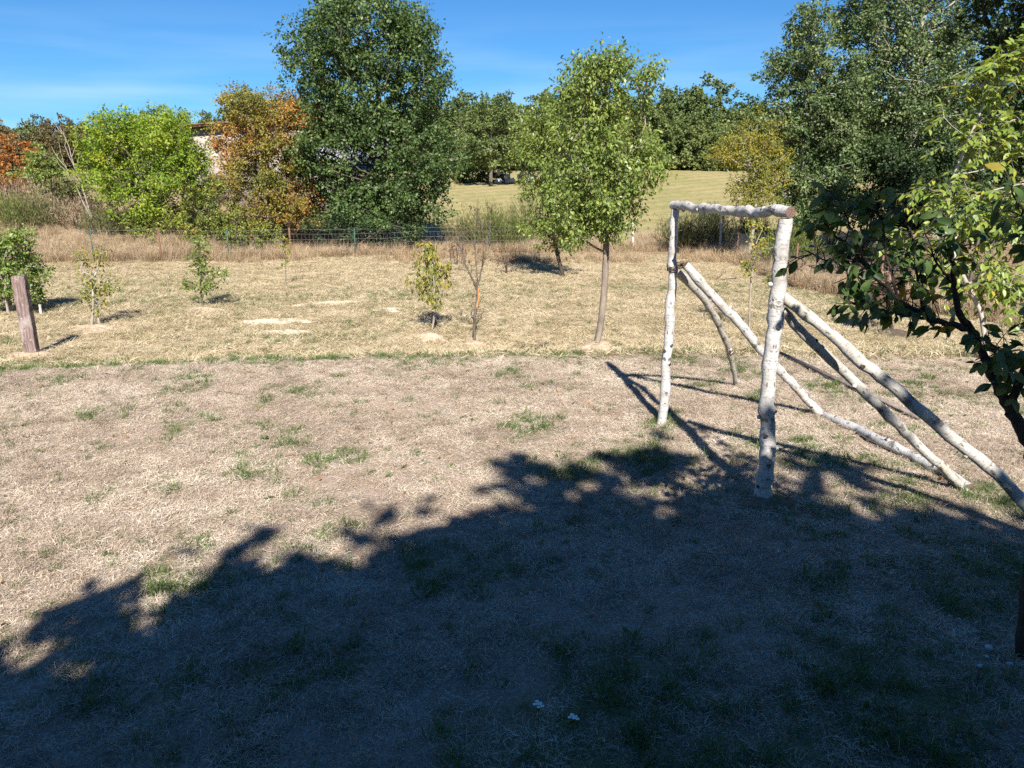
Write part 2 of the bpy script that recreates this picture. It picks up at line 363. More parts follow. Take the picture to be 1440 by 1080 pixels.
def birch_material(name, tint, dirt):
    t = NT(name); u = t.uv(); o = t.obj()
    w = t.noise(5, 4, o, 0.6)
    base = t.ramp(w, [(0.3, tuple(0.78 * k for k in tint)), (0.7, tint)])
    base = t.mix(t.rng(t.noise(3.0, 4, o, 0.65), 0.5, 0.72, 0, dirt), base, (0.33, 0.29, 0.20))
    len_ = t.noise(1.0, 3, u, 0.6, (3.0, 95, 1)); lm = t.rng(len_, 0.56, 0.63)
    base = t.mix(t.math('MULTIPLY', lm, 0.55), base, (0.16, 0.13, 0.11))
    bands = t.noise(1.0, 4, u, 0.6, (1.3, 9, 1)); bm = t.rng(bands, 0.56, 0.64)
    base = t.mix(t.math('MULTIPLY', bm, 0.85), base, (0.075, 0.06, 0.05))
    vor = t.n('ShaderNodeTexVoronoi', i_Scale=1.0); mp = t.n('ShaderNodeMapping', i_Scale=(3.2, 7.5, 1)); t.l(u, mp.inputs[0]); t.l(mp.outputs[0], vor.inputs['Vector'])
    km = t.rng(vor.outputs['Distance'], 0.17, 0.07)
    base = t.mix(t.math('MULTIPLY', km, 0.9), base, (0.05, 0.04, 0.035))
    mott = t.noise(11, 5, o, 0.7)
    base = t.mix(t.rng(mott, 0.48, 0.66, 0, 0.55), base, (0.22, 0.20, 0.165))
    rings = t.noise(1.0, 2, u, 0.5, (0.35, 5.5, 1)); rm = t.rng(rings, 0.62, 0.72)
    base = t.mix(t.math('MULTIPLY', rm, 0.4), base, (0.10, 0.075, 0.06))
    pl = t.noise(40, 3, o, 0.7)
    h = t.math('ADD', pl, t.math('MULTIPLY', bm, -1.2))
    return t.finish(base, 0.7, 0.25, h, 0.006, 0.7)
M['bark_dry'] = bark_material('young_cherry_bark', (0.07, 0.05, 0.042), (0.26, 0.215, 0.17), 22)
M['birch'] = birch_material('birch_bark', (0.50, 0.485, 0.465), 0.5)
M['birch_old'] = birch_material('weathered_birch_bark', (0.44, 0.42, 0.375), 0.8)
def end_grain():
    t = NT('cut_end_grain'); u = t.uv(); nz0 = t.noise(3.0, 4, u, 0.6); l = t.n('ShaderNodeVectorMath', operation='LENGTH'); t.l(u, l.inputs[0])
    r = t.math('SINE', t.math('MULTIPLY', l.outputs['Value'], 34.0))
    return t.finish(t.mix(t.rng(nz0, 0.35, 0.65), t.mix(t.rng(r, -1, 1), (0.17, 0.11, 0.08), (0.23, 0.15, 0.11)), (0.085, 0.06, 0.05)), 0.9, 0.1, nz0, 0.01)
M['endgrain'] = end_grain()
def sleeper_material():
    t = NT('weathered_sleeper_wood'); o = t.obj()
    g = t.noise(9, 5, o, 0.65, (6, 6, 0.5)); b = t.noise(2.4, 4, o, 0.65); s = t.noise(26, 3, o)
    c = t.ramp(g, [(0.3, (0.085, 0.055, 0.048)), (0.52, (0.19, 0.135, 0.122)), (0.72, (0.32, 0.26, 0.24))])
    c = t.mix(t.rng(b, 0.5, 0.68, 0, 0.7), c, (0.42, 0.38, 0.355))
    c = t.mix(t.rng(s, 0.66, 0.72, 0, 0.7), c, (0.55, 0.53, 0.50))
    sx = t.n('ShaderNodeSeparateXYZ'); t.l(o, sx.inputs[0])
    return t.finish(c, 0.9, 0.15, g, 0.02, 0.9)
M['sleeper'] = sleeper_material()
def plain(name, a, b, scale=10, rough=0.85, spec=0.2, bump=0.01):
    t = NT(name); n = t.noise(scale, 4, t.obj(), 0.6)
    return t.finish(t.ramp(n, [(0.3, a), (0.7, b)]), rough, spec, n, bump)
M['rust'] = plain('rusty_steel', (0.14, 0.07, 0.045), (0.26, 0.15, 0.10), 30, 0.8)
M['green_paint'] = plain('green_painted_steel', (0.02, 0.07, 0.06), (0.05, 0.12, 0.10), 30, 0.5, 0.4)
M['post_wood'] = plain('greyed_post_wood', (0.40, 0.34, 0.29), (0.62, 0.55, 0.48), 12)
M['wire'] = plain('galvanised_wire', (0.13, 0.13, 0.125), (0.26, 0.26, 0.25), 20, 0.6, 0.3)
M['sand'] = plain('pale_sand', (0.48, 0.40, 0.29), (0.66, 0.57, 0.44), 14, 0.95, 0.05, 0.02)
M['soil'] = plain('dry_soil', (0.30, 0.22, 0.15), (0.52, 0.41, 0.30), 12, 0.95, 0.05, 0.03)
M['soil_dark'] = plain('dark_soil', (0.06, 0.045, 0.035), (0.13, 0.10, 0.075), 16, 0.95, 0.05, 0.03)
M['turf_soil'] = plain('turfy_soil', (0.09, 0.075, 0.045), (0.26, 0.20, 0.14), 34, 0.95, 0.05, 0.03)
M['stone'] = plain('pale_stone', (0.50, 0.49, 0.47), (0.72, 0.71, 0.68), 12, 0.8, 0.2, 0.01)
M['fieldstone'] = plain('field_stone', (0.33, 0.30, 0.27), (0.55, 0.52, 0.47), 3, 0.9)
M['plank'] = plain('old_plank', (0.11, 0.09, 0.08), (0.24, 0.20, 0.18), 16)
M['render_wall'] = plain('lime_render', (0.30, 0.25, 0.215), (0.46, 0.395, 0.345), 1.6, 0.95, 0.05, 0.05)
M['roof_tile'] = plain('brown_roof_tile', (0.10, 0.055, 0.04), (0.20, 0.11, 0.085), 3)
M['tin'] = plain('grey_sheet_roof', (0.30, 0.31, 0.33), (0.46, 0.47, 0.50), 1.2, 0.5, 0.4)
M['timber'] = plain('dark_timber', (0.06, 0.04, 0.03), (0.13, 0.09, 0.07), 6)
M['petal'] = plain('white_floret', (0.72, 0.72, 0.68), (0.85, 0.85, 0.82), 50)
M['tie'] = plain('orange_tree_tie', (0.50, 0.16, 0.05), (0.65, 0.26, 0.10), 30)

# ------------------------------------------------------------------ the ground

SHADE_GREEN = [(1.14, 5.62, 0.28), (1.44, 4.12, 0.30), (2.8, 4.25, 0.3), (0.5, 2.05, 0.95), (1.4, 2.3, 0.8), (0.9, 1.8, 0.9), (-0.4, 1.9, 0.7), (1.7, 3.0, 0.7), (2.6, 2.9, 0.6), (-1.2, 2.4, 0.5), (-0.9, 2.6, 0.5), (2.3, 3.4, 0.5), (1.0, 4.9, 0.55), (-1.1, 3.7, 0.35), (-1.5, 3.1, 0.3),
               (0.35, 4.65, 0.35), (0.15, 5.6, 0.35), (2.4, 4.1, 0.5), (2.75, 3.9, 0.4), (2.0, 4.9, 0.5)]
def green_mask(x, y):
    x = np.asarray(x, float); y = np.asarray(y, float)
    n = fbm(x, y, 0.42, 41, 3); b = fbm(x, y, 2.6, 77, 2)
    m = np.maximum(sstep(0.56, 0.72, n * 0.72 + b * 0.28), 0.6 * sstep(0.66, 0.76, fbm(x, y, 0.16, 143, 2)))
    m = m * (0.30 + 0.70 * sstep(0.42, 0.60, fbm(x, y, 0.13, 501, 2)))
    for cx, cy, r in SHADE_GREEN:
        m = np.maximum(m, sstep(1.0, 0.3, np.hypot(x - cx, y - cy) / r) * sstep(0.30, 0.54, n))
    band = np.exp(-((y - lip_line(x) - 0.25) / 0.32) ** 2)  * sstep(0.25, 0.6, fbm(x, y, 0.8, 19, 3))
    band *= 0.12 + 0.75 * sstep(0.35, 0.6, vnoise(x, y, 3.0, 5)) + 0.25 * sstep(-2.5, -5, x)
    low = sstep(0.50, 0.66, fbm(x * 0.45, y * 1.3, 1.7, 61, 3)) * sstep(10, 12, y) * (1 - sstep(20, 27, y)) * 0.7
    return np.clip(np.maximum(np.maximum(m * (1 - sstep(18, 28, y)), band), low), 0, 1)

def axis(spec):
    out = [np.arange(a, b, s) for a, b, s in spec]; return np.concatenate(out + [[spec[-1][1]]])
gx = axis([(-420, -60, 30), (-60, -20, 1.6), (-20, -5, 0.25), (-5, 5, 0.075), (5, 20, 0.25), (20, 60, 1.6), (60, 420, 30)])
gy = axis([(-60, -6, 4), (-6, 1, 0.4), (1, 10.6, 0.075), (10.6, 38, 0.25), (38, 135, 1.6), (135, 900, 30)])
GX, GY = np.meshgrid(gx, gy); X, Y = GX.ravel(), GY.ravel()
nx, ny = len(gx), len(gy)
i = np.arange(ny - 1)[:, None] * nx; j = np.arange(nx - 1)[None]
gq = np.stack([i + j, i + j + 1, i + nx + j + 1, i + nx + j], -1).reshape(-1, 4)
gme = make_mesh('ground', np.stack([X, Y, terrain(X, Y)], -1), [gq], M['ground'], True)
def vattr(me, name, v):
    a = me.attributes.new(name, 'FLOAT', 'POINT'); a.data.foreach_set('value', np.asarray(v, np.float32))
vattr(gme, 'green', green_mask(X, Y))
vattr(gme, 'lower', sstep(0.15, 0.6, Y - lip_line(X)))
edge = Y - 30.5 - 1.2 * (fbm(X, Y, 6, 31) - 0.5) + 0.0 * X
field_m = sstep(38, 48, Y + 5 * (fbm(X, Y, 9, 23) - 0.5))
vattr(gme, 'field', field_m)
scrub_m = sstep(-0.5, 1.5, edge) * (1 - field_m)
scrub_m = np.maximum(scrub_m, sstep(-10, -16, X) * sstep(24, 29, Y) * (1 - sstep(75, 90, Y)))
scrub_m = np.maximum(scrub_m, sstep(0, 1.5, X - np.maximum(8.2, 9.9 - 0.41 * (Y - 15.5))) * sstep(11, 14, Y) * (1 - sstep(42, 50, Y)))
vattr(gme, 'scrub', scrub_m)
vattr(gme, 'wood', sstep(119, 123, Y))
tag(link('ground', gme), 'dry mown lawn falling to a meadow and hillside', kind='structure')

# ------------------------------------------------------------------ grass (instanced blades)
def blade_proto(name, n, mat, rad, lmin, lmax, wmin, wmax, tilt0, tilt1, bend, seed):
    r = np.random.default_rng(seed); V = []; T = []
    for k in range(n):
        a = r.uniform(0, 2 * np.pi); q = rad * math.sqrt(r.uniform()); b = np.array([q * math.cos(a), q * math.sin(a), r.uniform(-0.004, 0.010)])
        az = r.uniform(0, 2 * np.pi); tl = math.radians(r.uniform(tilt0, tilt1)); L = r.uniform(lmin, lmax); w = r.uniform(wmin, wmax)
        d1 = np.array([math.sin(tl) * math.cos(az), math.sin(tl) * math.sin(az), math.cos(tl)])
        t2 = tl + math.radians(r.uniform(*bend)); az2 = az + r.normal() * 0.25
        d2 = np.array([math.sin(t2) * math.cos(az2), math.sin(t2) * math.sin(az2), math.cos(t2)])
        s = np.array([-math.sin(az), math.cos(az), 0]) * w * 0.5; s = s + np.array([0, 0, r.normal() * w * 0.25])
        p1 = b + d1 * L * 0.55; p2 = p1 + d2 * L * 0.45
        p1[2] = max(p1[2], 0.003); p2[2] = max(p2[2], 0.002)
        o = len(V); V += [b - s, b + s, p1 - s * 0.8, p1 + s * 0.8, p2]
        T += [[o, o + 1, o + 3], [o, o + 3, o + 2], [o + 2, o + 3, o + 4]]
    return bpy.data.objects.new(name, make_mesh(name, V, [np.array(T)], mat))

def rosette_proto(name, seed):
    r = np.random.default_rng(seed); V = []; T = []
    for k in range(11):
        az = r.uniform(0, 2 * np.pi); tl = math.radians(r.uniform(35, 80)); L = r.uniform(0.03, 0.07); w = L * r.uniform(0.25, 0.45)
        d = np.array([math.sin(tl) * math.cos(az), math.sin(tl) * math.sin(az), math.cos(tl)]); s = np.array([-math.sin(az), math.cos(az), 0]) * w * 0.5
        b = np.array([r.normal() * 0.012, r.normal() * 0.012, 0.002]); m = b + d * L * 0.5 + [0, 0, 0.004]; e = b + d * L - [0, 0, 0.006]
        o = len(V); V += [b, m - s, m + s, e]; T += [[o, o + 2, o + 1], [o + 1, o + 2, o + 3]]
    return bpy.data.objects.new(name, make_mesh(name, V, [np.array(T)], M['weed']))

def proto_collection(name, objs):
    c = bpy.data.collections.new(name)
    for k, o in enumerate(objs): o.name = '%s_%02d' % (name, k); c.objects.link(o)
    return c

def scatter(name, label, pts, scl, rot, coll, n_proto, rng):
    """One mesh of points whose geometry nodes set a tuft of the collection on every point."""
    me = bpy.data.meshes.new(name); me.vertices.add(len(pts)); me.vertices.foreach_set('co', np.asarray(pts, np.float32).ravel())
    a = me.attributes.new('scl', 'FLOAT', 'POINT'); a.data.foreach_set('value', np.asarray(scl, np.float32))
    a = me.attributes.new('rot', 'FLOAT_VECTOR', 'POINT'); a.data.foreach_set('vector', np.asarray(rot, np.float32).ravel())
    a = me.attributes.new('idx', 'INT', 'POINT'); a.data.foreach_set('value', rng.integers(0, n_proto, len(pts)).astype(np.int32))
    o = link(name, me); tag(o, label, kind='stuff')
    g = bpy.data.node_groups.new(name, 'GeometryNodeTree')
    g.interface.new_socket('Geometry', in_out='INPUT', socket_type='NodeSocketGeometry')
    g.interface.new_socket('Geometry', in_out='OUTPUT', socket_type='NodeSocketGeometry')
    N, L = g.nodes, g.links
    gi, go = N.new('NodeGroupInput'), N.new('NodeGroupOutput')
    iop = N.new('GeometryNodeInstanceOnPoints'); ci = N.new('GeometryNodeCollectionInfo')
    ci.inputs['Collection'].default_value = coll; ci.inputs['Separate Children'].default_value = True; ci.inputs['Reset Children'].default_value = True
    m2p = N.new('GeometryNodeMeshToPoints'); L.new(gi.outputs[0], m2p.inputs['Mesh'])
    L.new(m2p.outputs[0], iop.inputs['Points']); L.new(ci.outputs[0], iop.inputs['Instance']); iop.inputs['Pick Instance'].default_value = True
    for nm, ty, sock in (('idx', 'INT', 'Instance Index'), ('rot', 'FLOAT_VECTOR', 'Rotation'), ('scl', 'FLOAT', 'Scale')):
        na = N.new('GeometryNodeInputNamedAttribute'); na.data_type = ty; na.inputs['Name'].default_value = nm
        if nm == 'rot':
            er = N.new('FunctionNodeEulerToRotation'); L.new(na.outputs['Attribute'], er.inputs[0]); L.new(er.outputs[0], iop.inputs[sock])
        else: L.new(na.outputs['Attribute'], iop.inputs[sock])
    L.new(iop.outputs[0], go.inputs[0])
    md = o.modifiers.new('scatter', 'NODES'); md.node_group = g
    return o

def pts_in_view(n_per_m2, y0, y1, margin, rng):
    hw = 0.70 * y1 + margin
    n = int((y1 - y0) * 2 * hw * n_per_m2)
    x = rng.uniform(-hw, hw, n); y = rng.uniform(y0, y1, n)
    k = np.abs(x) < 0.70 * y + margin
    return x[k], y[k]

def do_scatter(name, label, x, y, smin, smax, coll, np_, rng, tilt=0.12, sink=0.0):
    n = len(x); p = np.stack([x, y, terrain(x, y) - sink], -1)
    r = np.stack([rng.normal(size=n) * tilt, rng.normal(size=n) * tilt, rng.uniform(0, 6.283, n)], -1)
    return scatter(name, label, p, rng.uniform(smin, smax, n), r, coll, np_, rng)

straw_c = proto_collection('straw_tuft', [blade_proto('p', 76, M['straw'], 0.07, 0.012, 0.046, 0.0012, 0.0023, 55, 92, (-6, 18), 100 + k) for k in range(6)]
                           + [blade_proto('p', 40, M['straw'], 0.06, 0.015, 0.038, 0.0012, 0.002, 25, 75, (0, 30), 200 + k) for k in range(2)])
hay_c = proto_collection('hay_tuft', [blade_proto('p', 64, M['hay'], 0.085, 0.02, 0.07, 0.0018, 0.0036, 50, 92, (-5, 25), 300 + k) for k in range(6)])
green_c = proto_collection('green_tuft', [blade_proto('p', 34, M['grass'], 0.05, 0.03, 0.085, 0.0018, 0.0038, 8, 60, (5, 60), 400 + k) for k in range(5)])
weed_c = proto_collection('weed_rosette', [rosette_proto('p', 500 + k) for k in range(4)])
tall_c = proto_collection('tall_tuft', [blade_proto('p', 70, M['tall'], 0.16, 0.22, 0.60, 0.004, 0.008, 3, 45, (5, 60), 600 + k) for k in range(5)])
x, y = pts_in_view(560, 1.2, 8.6, 0.9, RNG)
gm = green_mask(x, y); worn = sstep(0.56, 0.70, fbm(x, y, 0.9, 301, 3)); k = (RNG.uniform(size=len(x)) > np.maximum(gm * 0.55, worn * 0.6)) & (y < lip_line(x) + 0.2 * RNG.normal(size=len(x)))
do_scatter('dry_grass', 'bleached mown grass thatch on the upper lawn', x[k], y[k], 0.65, 1.2, straw_c, 8, RNG)
x, y = pts_in_view(46, 8.0, 33, 1.2, RNG)
k = (y > lip_line(x) - 0.1) & (RNG.uniform(size=len(x)) < 1 - 0.4 * sstep(18, 32, y)) & ((y < lip_line(x) + 1.5) | (y > 11))
do_scatter('meadow_grass', 'straw yellow grass on the lower lawn', x[k], y[k], 1.4, 2.5, hay_c, 6, RNG)
x, y = pts_in_view(170, 1.2, 9.6, 0.9, RNG); k = RNG.uniform(size=len(x)) < green_mask(x, y) * 0.75
do_scatter('green_grass', 'green grass tufts growing through the dry thatch', x[k], y[k], 0.5, 1.3, green_c, 5, RNG)
x, y = pts_in_view(64, 1.3, 8.8, 0.7, RNG); k = RNG.uniform(size=len(x)) < 0.10 + 0.75 * sstep(0.45, 0.68, fbm(x, y, 1.1, 331, 3)) + 0.35 * sstep(4.0, 2.0, y)
do_scatter('clover_flecks', 'short olive green blades mixed all through the thatch', x[k], y[k], 0.35, 0.8, green_c, 5, RNG)
x, y = pts_in_view(34, 10.5, 29, 1.0, RNG); k = RNG.uniform(size=len(x)) < green_mask(x, y) * 0.45
do_scatter('low_green_grass', 'faint green grass patches on the lower lawn', x[k], y[k], 1.1, 2.1, green_c, 5, RNG)
x, y = pts_in_view(40, 1.4, 8.6, 0.6, RNG); k = RNG.uniform(size=len(x)) < 0.05 + 0.5 * sstep(0.62, 0.75, fbm(x, y, 0.6, 88, 2))
do_scatter('weed_leaves', 'small broad leaved weeds scattered in the upper lawn', x[k], y[k], 0.3, 0.75, weed_c, 4, RNG, 0.2)

KY = 1.25
# ------------------------------------------------------------------ plants: skeleton, limbs, leaves
def lobes_px(lobes, y, dr=None):
    """Ellipsoids (centre, radii) from outlines seen at a known distance; dr is the half depth in metres."""
    out = []
    for l in lobes:
        cx, cy, rx, ry = l[:4]; dy = l[4] if len(l) > 4 else 0.0
        c, mp = at(cx, cy, y + dy)
        out.append((c, np.array([rx * mp, ((dr * (KY if y > 19.5 else 1)) if dr else 0.8 * rx * mp), ry * mp])))
    return out

def sample_clumps(lobes, n, rng, shell=0.55, gap=0.0):
    vol = np.array([np.prod(r) for c, r in lobes]) ** 0.8; vol /= vol.sum(); pts = []
    tries = 0
    while len(pts) < n and tries < n * 30:
        tries += 1
        c, r = lobes[rng.choice(len(lobes), p=vol)]
        d = unit(rng.normal(size=3)); q = rng.uniform() ** shell
        p = c + d * r * q * rng.uniform(0.82, 1.14)
        if gap and pts and np.min(np.linalg.norm(np.array(pts) - p, axis=1)) < gap: continue
        pts.append(p)
    return np.array(pts)

def grow(trunk, clumps, rng, step=0.35, up_pen=1.3, sag=0.15):
    """Tree skeleton: every clump joins the closest fitting node of what has grown so far."""
    pos = [np.asarray(p, float) for p in trunk]; par = [-1] + list(range(len(trunk) - 1)); plen = [0.0]
    for k in range(1, len(pos)): plen.append(plen[-1] + np.linalg.norm(pos[k] - pos[k - 1]))
    lo = max(1, int(len(trunk) * 0.25))
    order = np.argsort(np.linalg.norm(clumps - np.asarray(trunk)[-1], axis=1) + 0.3 * rng.uniform(size=len(clumps)))
    ends = []
    for ci in order:
        c = clumps[ci]; P = np.array(pos); d = np.linalg.norm(P - c, axis=1)
        cost = d + 0.25 * np.array(plen) + up_pen * np.maximum(0, P[:, 2] - c[2] + 0.25 * d)
        cost[:lo] += 50
        b = int(np.argmin(cost)); a = pos[b]; D = d[b]; n = max(1, int(D / step))
        mid = (a + c) / 2 + np.array([0, 0, sag * D]) * -1 + rng.normal(size=3) * 0.07 * D
        last = b
        for s in range(1, n + 1):
            t = s / n; p = (1 - t) ** 2 * a + 2 * t * (1 - t) * mid + t * t * c
            pos.append(p); par.append(last); plen.append(plen[last] + np.linalg.norm(p - pos[last])); last = len(pos) - 1
        ends.append(last)
    return np.array(pos), np.array(par)

def limb_tubes(pos, par, trunk_r, tip_r, geo, expo=2.2, min_r=0.0, segs=5, trunk_n=0, trunk_segs=9):
    n = len(pos); kids = [[] for _ in range(n)]
    for k in range(1, n): kids[par[k]].append(k)
    w = np.zeros(n)
    for k in range(n - 1, -1, -1):
        w[k] = max(1.0, w[k])
        if par[k] >= 0: w[par[k]] += w[k]
    r = tip_r + (trunk_r - tip_r) * ((w - 1) / max(w[0] - 1, 1)) ** (1 / expo)
    hgt = pos[0][2]
    r[0] *= 1.18
    done = np.zeros(n, bool); stack = [0]
    while stack:
        s = stack.pop(); chain = [s] if par[s] < 0 else [par[s], s]; cur = s
        while kids[cur]:
            ks = sorted(kids[cur], key=lambda q: -w[q])
            for o in ks[1:]: stack.append(o)
            cur = ks[0]; chain.append(cur)
        rr = r[chain].copy()
        if par[s] >= 0: rr[0] = min(rr[0], rr[1] * 1.15)
        if rr.max() < min_r or len(chain) < 2: continue
        geo.tube(pos[chain], rr, trunk_segs if par[s] < 0 else segs, rough=0.05)
    return r

def leaf_cards(p, d, nrm, L, W, fold=0.15, curl=0.1):
    """Four corner leaf: base, side, tip, side, folded on its midrib."""
    d = unit(d); s = unit(np.cross(d, nrm)); nn = np.cross(s, d)
    L = np.asarray(L)[:, None]; W = np.asarray(W)[:, None]
    m = p + d * L * 0.45
    v = np.stack([p, m + s * W * 0.5 + nn * W * fold, p + d * L - nn * L * curl, m - s * W * 0.5 + nn * W * fold], 1).reshape(-1, 3)
    return v, np.arange(len(p) * 4).reshape(-1, 4)

def foliage(clumps, centre, k, spread, size, rng, aspect=0.6, droop=0.3, twigs=9, up=0.6, flat=0.75):
    n = len(clumps); C = np.repeat(clumps, twigs, 0)
    out = unit(clumps - centre); out = np.repeat(out, twigs, 0)
    td = unit(rng.normal(size=C.shape) + out * 0.6) * [1, 1, flat]
    tl = spread * rng.uniform(0.55, 1.25, len(C))
    m = max(1, int(round(k / twigs)))
    P = np.repeat(C, m, 0); TD = np.repeat(td, m, 0); TL = np.repeat(tl, m); O = np.repeat(out, m, 0)
    t = rng.uniform(0.1, 1.0, len(P)) ** 0.8
    p = P + TD * (TL * t)[:, None] + rng.normal(size=P.shape) * spread * 0.10
    d = unit(unit(TD) * 0.7 + rng.normal(size=P.shape) * 0.6 + np.array([0, 0, -droop]))
    nrm = unit(rng.normal(size=P.shape) * 0.75 + O * 0.45 + np.array([0, 0, up]))
    L = size * rng.uniform(0.6, 1.3, len(P))
    return leaf_cards(p, d, nrm, L, L * aspect * rng.uniform(0.8, 1.2, len(P)))

def plant(name, label, cat, base, lobes, nc, kleaf, spread, size, leafm, barkm, trunk_r, rng, trunk_top=None, trunk_mid=None, tip_r=0.006,
          group=None, shell=0.5, aspect=0.6, droop=0.3, up=0.6, gap=0.0, twigs=9, min_r=0.0, stems=1, crown_name='crown', trunk_name='trunk', step=0.35, sag=0.12, up_pen=1.3):
    base = np.asarray(base, float); o = thing(name, label, cat, base, group)
    kd = 1.4 if 10.5 < base[1] < 19.5 else KY if 19.5 <= base[1] < 60 else 1.0
    spread, size, trunk_r, tip_r, gap, step = spread * kd, size * kd, trunk_r * kd, tip_r * kd, gap * kd, step * kd
    clumps = sample_clumps(lobes, nc, rng, shell, gap)
    centre = np.average([c for c, r in lobes], axis=0, weights=[np.prod(r) for c, r in lobes])
    top = np.asarray(trunk_top, float) if trunk_top is not None else centre + [0, 0, 0.3 * (clumps[:, 2].max() - centre[2])]
    g = Geo()
    groups = np.arange(len(clumps)) % stems if stems > 1 else np.zeros(len(clumps), int)
    if stems > 1:
        ang = np.arctan2(clumps[:, 1] - centre[1], clumps[:, 0] - centre[0]); groups = np.argsort(np.argsort(ang)) * stems // len(clumps)
    for s in range(stems):
        cl = clumps[groups == s]
        tp = top if stems == 1 else top * 0.4 + cl.mean(0) * 0.6
        b = base + (np.array([rng.normal() * 0.06, rng.normal() * 0.06, 0]) if stems > 1 else 0) - np.array([0, 0, 0.06])
        nseg = max(5, int(np.linalg.norm(tp - b) / step) + 1)
        tt = np.linspace(0, 1, nseg)[:, None]
        md = np.asarray(trunk_mid, float) if trunk_mid is not None else (b + tp) / 2 + rng.normal(size=3) * 0.03 * np.linalg.norm(tp - b)
        md = 2 * md - 0.5 * (b + tp)
        tr = (1 - tt) ** 2 * b + 2 * tt * (1 - tt) * md + tt ** 2 * tp
        pos, par = grow(tr, cl, rng, step=step, sag=sag, up_pen=up_pen)
        limb_tubes(pos, par, trunk_r, tip_r, g, min_r=min_r)
    g.build(trunk_name, barkm, o, True, base)
    if kleaf:
        v, q = foliage(clumps, centre, kleaf, spread, size, rng, aspect, droop, twigs, up)
        link(crown_name, make_mesh(crown_name, v - base, [q], leafm), o)
    return o

R = lambda s: np.random.default_rng(s)

# --- far wood along the top of the meadow: a few kinds, copied tree by tree
def far_tree(kind, h, w, n, seed, mat, bare=False):
    rng = R(seed); b = np.array([0., 0, 0])
    lob = [(np.array([0, 0, h * 0.62]), np.array([w, w, h * 0.36])), (np.array([w * .3, 0, h * 0.42]), np.array([w * .9, w * .9, h * 0.30])),
           (np.array([-w * .35, w * .2, h * 0.5]), np.array([w * .8, w * .8, h * 0.3])), (np.array([0, 0, h * .22]), np.array([w * .95, w * .95, h * .22])), (np.array([0, 0, h * .22]), np.array([w * .95, w * .95, h * .22]))]
    return plant('forest_tree', 'tree of the closed wood along the top of the meadow', 'tree', b, lob, n, 0 if bare else 63, w * 0.26, 0.36, mat, M['bark'], 0.16, rng,
                 group='trees of the far wood', tip_r=0.02, min_r=0.03, step=1.2, shell=0.4, up=0.5, aspect=0.8)
kinds = [far_tree(0, 11.5, 3.9, 150, 21, M['forest']), far_tree(1, 13.0, 3.4, 150, 22, M['forest']), far_tree(2, 10.0, 4.4, 150, 23, M['forest']),
         far_tree(3, 10.0, 3.6, 120, 24, M['forest_brown'])]
def copy_tree(o, parent=None):
    c = o.copy(); col.objects.link(c)
    if parent is not None: c.parent = parent
    for ch in list(o.children): copy_tree(ch, c)
    return c
rng = R(5); used = [False] * 4; spots = []
for row, (yy, n, sc) in enumerate(((121, 46, 0.92), (127, 44, 1.06), (134, 40, 1.15))):
    for k in range(n):
        px = -130 + (k + 0.5 + rng.uniform(-0.35, 0.35)) * 1700 / n
        spots.append((px, yy + rng.uniform(-2, 2), sc))
for px, yy, sc in spots:
    p = on_ground(px, yy)
    kd = 3 if (px < 130 and rng.uniform() < 0.55) or rng.uniform() < 0.05 else int(rng.integers(0, 3))
    o = kinds[kd] if not used[kd] else copy_tree(kinds[kd]); used[kd] = True
    if kd == 3: o['label'] = 'browning tree of the closed wood along the top of the meadow'
    f = (0.72 if px < 330 else 0.9 if px < 640 else 0.96)
    s = sc * f * rng.uniform(0.93, 1.06)
    o.location = (p[0], p[1], p[2] - 0.1); o.scale = (s * rng.uniform(0.9, 1.2), s * rng.uniform(0.9, 1.2), s); o.rotation_euler = (0, 0, rng.uniform(0, 6.28))
# two oaks standing out in front of the wood
for px, yy, lob, lab, sd_ in ((690, 88, [(690, 165, 38, 32), (668, 190, 34, 34), (712, 195, 30, 32), (690, 215, 42, 20)], 'round dark oak standing in front of the wood beyond the meadow', 31),
                              (775, 92, [(775, 185, 42, 45), (760, 215, 40, 28), (800, 180, 36, 42)], 'dark oak in front of the wood, behind the tall cherry tree', 32)):
    plant('meadow_oak', lab, 'tree', on_ground(px, yy), lobes_px(lob, yy, 3.0), 130, 90, 0.75, 0.28, M['forest'], M['bark'], 0.2, R(sd_), min_r=0.03, step=1.0, tip_r=0.02)

